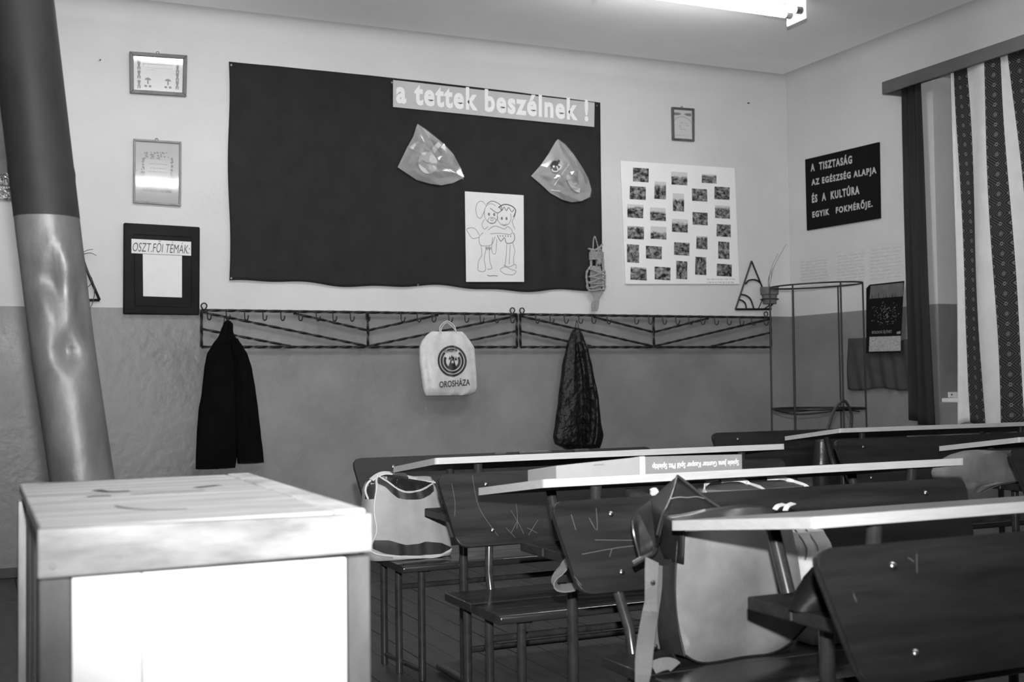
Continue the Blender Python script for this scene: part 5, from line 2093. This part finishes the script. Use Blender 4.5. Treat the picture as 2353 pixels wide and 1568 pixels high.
# leather satchel
def satchel():
    t = thing('leather_satchel', 'worn tan leather satchel with raised dark flap and long strap, on the bench', 'bag', (1.57, 2.27, 0.40))
    # body: a box with rounded lower corners, bulging front
    x0, x1, y0, y1, z0, z1 = 1.392, 1.735, 2.195, 2.325, 0.401, 0.690
    bm = nb()
    nx, nz = 26, 22
    front, back = [], []
    for i in range(nx + 1):
        u = i / nx
        fc, bc = [], []
        for j in range(nz + 1):
            v = j / nz
            # outline in x/z, bottom corners rounded, right bottom lifted
            x = x0 + (x1 - 0.042 * v - x0) * u
            rise = 0.020 * max(0, 1 - u / 0.16) ** 2.2 + 0.055 * max(0, (u - 0.60) / 0.4) ** 2
            zl = z0 + rise
            z = zl + (z1 - zl) * v
            x += 0.010 * math.sin(v * PI) * (1 - u) * -1 + 0.012 * (1 - v) ** 3 * (1 - u)
            e = min(1, min(u, 1 - u) / 0.12) * min(1, v / 0.12)
            bul = 0.012 * (e ** 0.6) + 0.008 * math.sin(u * PI) * math.sin(v * PI)
            wv = 0.008 * math.sin(6.0 * u + 7.5 * v + 0.4) * (1 - 0.4 * v) * math.sin(PI * min(1, u * 1.6)) + 0.004 * math.sin(11 * u - 5 * v)
            fc.append(bm.verts.new((x, y0 + 0.014 - bul - wv * 0.8, z)))
            bc.append(bm.verts.new((x, y1, z)))
        front.append(fc)
        back.append(bc)
    for G, flip in ((front, 0), (back, 1)):
        for i in range(nx):
            for j in range(nz):
                q = (G[i][j], G[i + 1][j], G[i + 1][j + 1], G[i][j + 1])
                bm.faces.new(q if not flip else q[::-1])
    for i in range(nx):
        bm.faces.new((front[i][0], back[i][0], back[i + 1][0], front[i + 1][0]))
        bm.faces.new((front[i][nz], front[i + 1][nz], back[i + 1][nz], back[i][nz]))
    for j in range(nz):
        bm.faces.new((front[nx][j], back[nx][j], back[nx][j + 1], front[nx][j + 1]))
        bm.faces.new((front[0][j], front[0][j + 1], back[0][j + 1], back[0][j]))
    lp = [f.co.copy() for f in front[0]]
    lb = [f.co.copy() for f in back[0]]
    bot = [front[i][0].co.copy() for i in range(nx + 1)]
    obj('bag_body', bm, 'tan', t, smooth=True)
    # dark gusset along the left side, bulging
    bm = nb()
    g = []
    for j in range(nz + 1):
        c = []
        for k_ in range(9):
            w_ = k_ / 8
            q = lp[j].lerp(lb[j], w_)
            v = j / nz
            q.x -= 0.004 + math.sin(w_ * PI) * (0.010 + 0.010 * math.sin(v * PI * 1.5 + 0.6)) - 0.0
            c.append(bm.verts.new(q))
        g.append(c)
    for j in range(nz):
        for k_ in range(8):
            bm.faces.new((g[j][k_], g[j][k_ + 1], g[j + 1][k_ + 1], g[j + 1][k_]))
    obj('gusset', bm, 'dleather', t, smooth=True)
    bm = nb()
    tube(bm, [q + Vector((-0.003, -0.002, 0)) for q in lp], 0.0026, 6)
    tube(bm, [q + Vector((0, -0.002, 0.001)) for q in bot], 0.0022, 6)
    obj('piping', bm, 'dleather', t, smooth=True)
    # flap: leather standing open above the bag
    Y = lambda px, py, y: onY(px, py, y)

    def sheet(nm, faces, m, th=0.004, cuts=3):
        bm = nb()
        cache = {}
        for f in faces:
            vs = []
            for q in f:
                if q not in cache:
                    cache[q] = bm.verts.new(Y(*q))
                vs.append(cache[q])
            bm.faces.new(vs)
        bmesh.ops.triangulate(bm, faces=bm.faces)
        bmesh.ops.subdivide_edges(bm, edges=bm.edges, cuts=cuts, use_grid_fill=True)
        for _ in range(2):
            bmesh.ops.smooth_vert(bm, verts=[v for v in bm.verts if not v.is_boundary], factor=0.4, use_axis_x=True, use_axis_y=True, use_axis_z=True)
        o = obj(nm, bm, m, t, smooth=True)
        md = o.modifiers.new('solid', 'SOLIDIFY')
        md.thickness = th
        return o
    Pk = (1555, 1095, 2.40)
    M2 = (1524, 1186, 2.235)
    M1 = (1514, 1228, 2.215)
    sheet('flap_side', [[Pk, (1526, 1120, 2.375), (1496, 1148, 2.34), (1464, 1172, 2.30), (1453, 1196, 2.285), (1457, 1228, 2.275), (1472, 1285, 2.27), (1508, 1262, 2.245), M1, M2]], 'flap')
    sheet('flap_front', [[Pk, M2, (1560, 1186, 2.24), (1640, 1180, 2.29), (1652, 1166, 2.33), (1612, 1134, 2.375)]], 'flap')
    sheet('flap_fold', [[M2, (1560, 1182, 2.24), (1620, 1170, 2.235), (1700, 1160, 2.235), (1752, 1161, 2.24), (1781, 1172, 2.245), (1770, 1200, 2.22), (1660, 1200, 2.205), (1575, 1212, 2.185)]], 'dleather')
    sheet('flap_hinge', [[M2, (1575, 1212, 2.182), (1572, 1296, 2.178), (1530, 1290, 2.25), (1512, 1262, 2.30), M1]], 'flap')
    bm = nb()
    tube(bm, smooth_path([Y(1556, 1094, 2.397), Y(1548, 1125, 2.34), Y(1535, 1160, 2.27), Y(1520, 1190, 2.228), Y(1510, 1230, 2.205)]), 0.003, 6)
    tube(bm, smooth_path([Y(1556, 1094, 2.397), Y(1590, 1120, 2.37), Y(1620, 1145, 2.345), Y(1653, 1167, 2.325)]), 0.004, 6)
    tube(bm, smooth_path([Y(1453, 1196, 2.28), Y(1457, 1230, 2.27), Y(1472, 1288, 2.265)]), 0.003, 6)
    obj('flap_piping', bm, 'dleather', t, smooth=True)
    bm = nb()
    tube(bm, smooth_path([Y(1540, 1147, 2.285), Y(1560, 1143, 2.285), Y(1580, 1144, 2.29), Y(1600, 1142, 2.30), Y(1618, 1146, 2.31)]), 0.0014, 5)
    obj('flap_seam', bm, 'tan', t)
    # straps
    bm = nb()
    ribbon(bm, [Y(1498, 1288, 2.235), Y(1496, 1340, 2.205), Y(1495, 1400, 2.195), Y(1489, 1440, 2.12), Y(1482, 1490, 2.02), Y(1477, 1545, 1.955), Y(1473, 1600, 1.945), Y(1470, 1640, 1.94)], (1, 0.25, 0), 0.034, 0.003)
    st = obj('strap', bm, 'web', t)
    bm = nb()
    ribbon(bm, [Y(1516, 1300, 2.25), Y(1512, 1360, 2.24), Y(1504, 1420, 2.23), Y(1503, 1460, 2.225), Y(1508, 1492, 2.215)], (1, 0.5, 0), 0.024, 0.003)
    obj('strap', bm, 'web', t)
    bm = nb()
    ribbon(bm, [Y(1500, 1536, 2.17), Y(1520, 1528, 2.165), Y(1540, 1526, 2.16), Y(1552, 1534, 2.15)], (0.1, -1, -0.8), 0.030, 0.003)
    obj('strap_end', bm, 'web', t)
    bm = nb()
    for a_, y_ in (((1500, 1340), 2.198), ((1506, 1487), 2.20)):
        q = Y(*a_, y_)
        tube(bm, [q, q + Vector((0, -0.006, 0))], [0.006, 0.003], 10)
    obj('rivet', bm, 'rivet', t)
    bm = nb()
    tube(bm, smooth_path([Y(1456, 1296, 2.26), Y(1480, 1282, 2.25), Y(1500, 1270, 2.24), Y(1506, 1258, 2.235)]), [0.007] * 15 + [0.004], 8)
    obj('strap_tab', bm, 'dleather', t, smooth=True)
    # lower leather corner patch
    bm = nb()
    prism(bm, [Y(1484, 1484, 2.30), Y(1548, 1502, 2.19), Y(1567, 1531, 2.185), Y(1492, 1524, 2.30)], (-0.004, 0.004, 0))
    obj('corner_patch', bm, 'dleather', t)
    for pts in ([(1780, 1172), (1788, 1163), (1803, 1159)], [(1804, 1174), (1810, 1163), (1823, 1157)]):
        bm = nb()
        ribbon(bm, [Y(*pts[0], 2.26), Y(*pts[1], 2.265), Y(*pts[2], 2.28)], (0, 1, 0.2), 0.014, 0.002)
        obj('white_loop', bm, 'piping', t)


satchel()

# striped sports bag lying on the shelf of the middle desk
def shelf_bag():
    yc = 2.775
    P = lambda px, py: onY(px, py, yc)
    rows = []
    for (py, xl, xr, tt) in ((1094, 1665, 1822, .05), (1100, 1640, 1836, .10), (1112, 1616, 1846, .15), (1130, 1606, 1850, .17), (1200, 1604, 1850, .18), (1262, 1612, 1842, .15)):
        a, b = P(xl, py), P(xr, py)
        rows.append((min(0.727, max(0.5895, (a.z + b.z) / 2)), a.x, b.x, yc, tt))
    t = thing('duffel_bag', 'grey duffel bag with white handles on the middle desk shelf, behind the satchel flap', 'bag', ((rows[0][1] + rows[0][2]) / 2, yc, 0.5885))
    L = Loft(rows, p=2.6, fold=0.004, fk=4, seed=2, n=36, dz=0.01)
    bm = nb()
    L.build(bm)
    obj('bag_body', bm, 'greybag', t, smooth=True)
    for pts in ([(1610, 1132), (1618, 1114), (1630, 1104), (1648, 1101)], [(1655, 1105), (1682, 1101), (1700, 1106), (1710, 1116), (1714, 1132)], [(1752, 1098), (1782, 1097), (1802, 1103), (1818, 1114), (1828, 1126)]):
        bm = nb()
        pp = smooth_path([P(*q) for q in pts], 3)
        pp = [Vector((q.x, L.front(q.x, q.z) - 0.004, q.z)) for q in pp]
        ribbon(bm, pp, (0.3, 0, 1), 0.012, 0.003, 1)
        obj('handle_strap', bm, 'piping', t)


shelf_bag()

# dark bag with a drooping strap on the left of the same shelf
Y = onY
yc = 2.775
rows = [(0.5895, 1.462, 1.545, yc, .10), (0.64, 1.458, 1.55, yc, .12), (0.69, 1.465, 1.54, yc, .10), (0.708, 1.48, 1.53, yc, .06)]
t = thing('dark_bag', 'dark soft bag on the middle desk shelf, its strap drooping below at left', 'bag', (1.50, yc, 0.5885))
bm = nb()
Loft(rows, p=2.6, fold=0.004, fk=5, seed=8, dz=0.012).build(bm)
obj('bag_body', bm, 'dstuff', t, smooth=True)
bm = nb()
ribbon(bm, [(1.475, 2.72, 0.665), (1.475, 2.64, 0.64), (1.45, 2.618, 0.59), Y(1318, 1285, 2.612), Y(1292, 1308, 2.61), Y(1277, 1332, 2.60), Y(1280, 1349, 2.59), Y(1302, 1352, 2.58), Y(1330, 1342, 2.58), Y(1350, 1310, 2.60)], (0.35, 1, 0.25), 0.045, 0.003)
obj('strap', bm, 'web', t)
# crumpled white paper
bm = nb()
bmesh.ops.create_icosphere(bm, subdivisions=2, radius=0.012)
for v in bm.verts:
    v.co *= random.uniform(0.75, 1.2)
q = Y(1503, 1130, 2.74)
zmin = min(v.co.z for v in bm.verts)
bmesh.ops.translate(bm, verts=bm.verts, vec=(q.x, 2.74, q.z))
# it rests on a dark cap on the shelf
t2 = thing('knitted_hat', 'dark crumpled hat on the middle desk shelf, left of the duffel bag', 'hat', (q.x - 0.06, 2.78, 0.5885))
tag(obj('crumpled_paper', bm, 'paper', base=(q.x, 2.74, q.z)), 'small crumpled white paper tucked on the middle desk shelf, beside the satchel flap', 'paper')
rows = [(0.5895, q.x - 0.065, q.x + 0.065, 2.78, .13), (0.66, q.x - 0.06, q.x + 0.06, 2.78, .12), (q.z - 0.010, q.x - 0.055, q.x + 0.04, 2.79, .09), (q.z + 0.004, q.x - 0.05, q.x - 0.01, 2.80, .04)]
bm = nb()
Loft(rows, p=2.3, fold=0.006, fk=5, seed=11, dz=0.012).build(bm)
obj('hat_body', bm, 'dstuff', t2, smooth=True)

# white cotton bag standing on the seat, right of the satchel
yc = 2.262
rows = [(0.402, 1.762, 1.870, yc, .09), (0.43, 1.752, 1.872, yc, .115), (0.50, 1.738, 1.858, yc, .115), (0.58, 1.724, 1.845, yc, .105), (0.63, 1.716, 1.830, yc, .085), (0.662, 1.722, 1.818, yc, .05)]
t = thing('cotton_bag', 'white cotton bag on the bench seat, right of the satchel, behind the desk shelf', 'bag', ((rows[0][1] + rows[0][2]) / 2, yc, 0.40))
bm = nb()
L = Loft(rows, p=3.6, fold=0.003, fk=2.2, seed=3, dz=0.01)
L.build(bm)
obj('bag_body', bm, 'wbag', t, smooth=True)
for k_ in range(2):
    bm = nb()
    xx = rows[4][1] + 0.02 + 0.03 * k_
    zt_ = rows[-1][0]
    tube(bm, smooth_path([(xx, L.front(xx, zt_ - 0.06) - 0.003, zt_ - 0.06), (xx + 0.004, L.front(xx, zt_ - 0.03) - 0.004, zt_ - 0.03), (xx - 0.002, yc - 0.01, zt_ + 0.008)]), 0.0022, 5)
    obj('draw_cord', bm, 'greybag', t)
bm = nb()
L.patch(bm, lambda u, v: (1.800 + 0.02 * u, 0.592 + 0.014 * v), 4, 2, 0.003)
obj('cloth_tag', bm, 'greyink', t)
# dark bag on the shelf in front of it
rows = []
for (py, xl, tt) in ((1372, 1845, .06), (1340, 1862, .09), (1300, 1884, .09), (1275, 1900, .07)):
    a = Y(xl, py, 1.765)
    rows.append((a.z, a.x, a.x + 0.20, 1.80, tt))
z0 = min(r[0] for r in rows)
rows = [(r[0] - z0 + 0.5895,) + r[1:] for r in rows]
t = thing('dark_bag', 'dark leather bag slumped on the nearest desk shelf, before the white bag', 'bag', (rows[0][1] + 0.1, 1.80, 0.5885))
bm = nb()
Loft(rows, p=2.8, fold=0.0, fk=4, seed=5, dz=0.012).build(bm)
obj('bag_body', bm, 'flap', t, smooth=True)

# grey bundle on the shelf of the right desk
yc = 3.535
rows = []
for (py, xl, xr, tt, zmin) in ((1136, 2228, 2280, .07, 0), (1124, 2203, 2316, .10, 0), (1116, 2190, 2400, .11, .593), (1100, 2172, 2405, .12, .605), (1086, 2170, 2410, .12, 0), (1070, 2180, 2415, .12, 0), (1052, 2203, 2410, .115, 0), (1036, 2243, 2400, .10, 0), (1027, 2285, 2380, .07, 0)):
    a, b = Y(xl, py, yc - .06), Y(min(xr, 2353), py, yc - .06)
    rows.append((max(zmin, a.z), a.x, b.x + (0.1 if xr > 2353 else 0), yc, tt))
rr_ = sorted(rows, key=lambda r: r[0])
t = thing('cloth_bundle', 'grey cloth bundle stuffed on the right edge desk shelf, spilling into the aisle', 'bag', (rr_[4][1] + 0.2, yc, rr_[0][0]))
bm = nb()
Loft([(min(r[0], 0.722),) + r[1:] for r in rr_], p=2.3, fold=0.004, fk=3.2, seed=4, n=36, dz=0.012).build(bm)
obj('bundle_body', bm, 'greybag', t, smooth=True)

# small book pack on the far desk's shelf
a, b = Y(1708, 1056, 3.70), Y(1752, 1035, 3.70)
bm = nb()
box(bm, a.x, b.x, 3.65, 3.82, 0.5886, 0.70)
bevel_all(bm, 0.004, 1)
tag(obj('book_pack', bm, 'shelf', base=((a.x + b.x) / 2, 3.73, 0.5885)), 'grey paper wrapped book pack on the farthest left desk shelf, right end', 'book')

# bag with arched handles on the back right bench, behind the desk
yc = 4.95
c = Y(1928, 985, yc)
rows = [(0.402, c.x - 0.16, c.x + 0.16, yc, .10), (0.55, c.x - 0.17, c.x + 0.17, yc, .12), (0.70, c.x - 0.15, c.x + 0.15, yc, .09), (0.745, c.x - 0.13, c.x + 0.13, yc, .05)]
t = thing('handbag', 'dark bag whose arched handle rises behind the right desk, under the wire frame', 'bag', (c.x, yc, 0.40))
bm = nb()
Loft(rows, p=2.8, fold=0.004, fk=4, seed=2, dz=0.02).build(bm)
obj('bag_body', bm, 'dleather', t, smooth=True)
bm = nb()
hp = [Y(*q, yc) for q in ((1900, 1000), (1906, 975), (1915, 948), (1928, 928), (1940, 922), (1950, 934), (1957, 955), (1956, 978), (1950, 1000))]
hp[0].z = hp[-1].z = 0.735
tube(bm, smooth_path(hp), 0.008, 7)
obj('handle', bm, 'dleather', t, smooth=True)
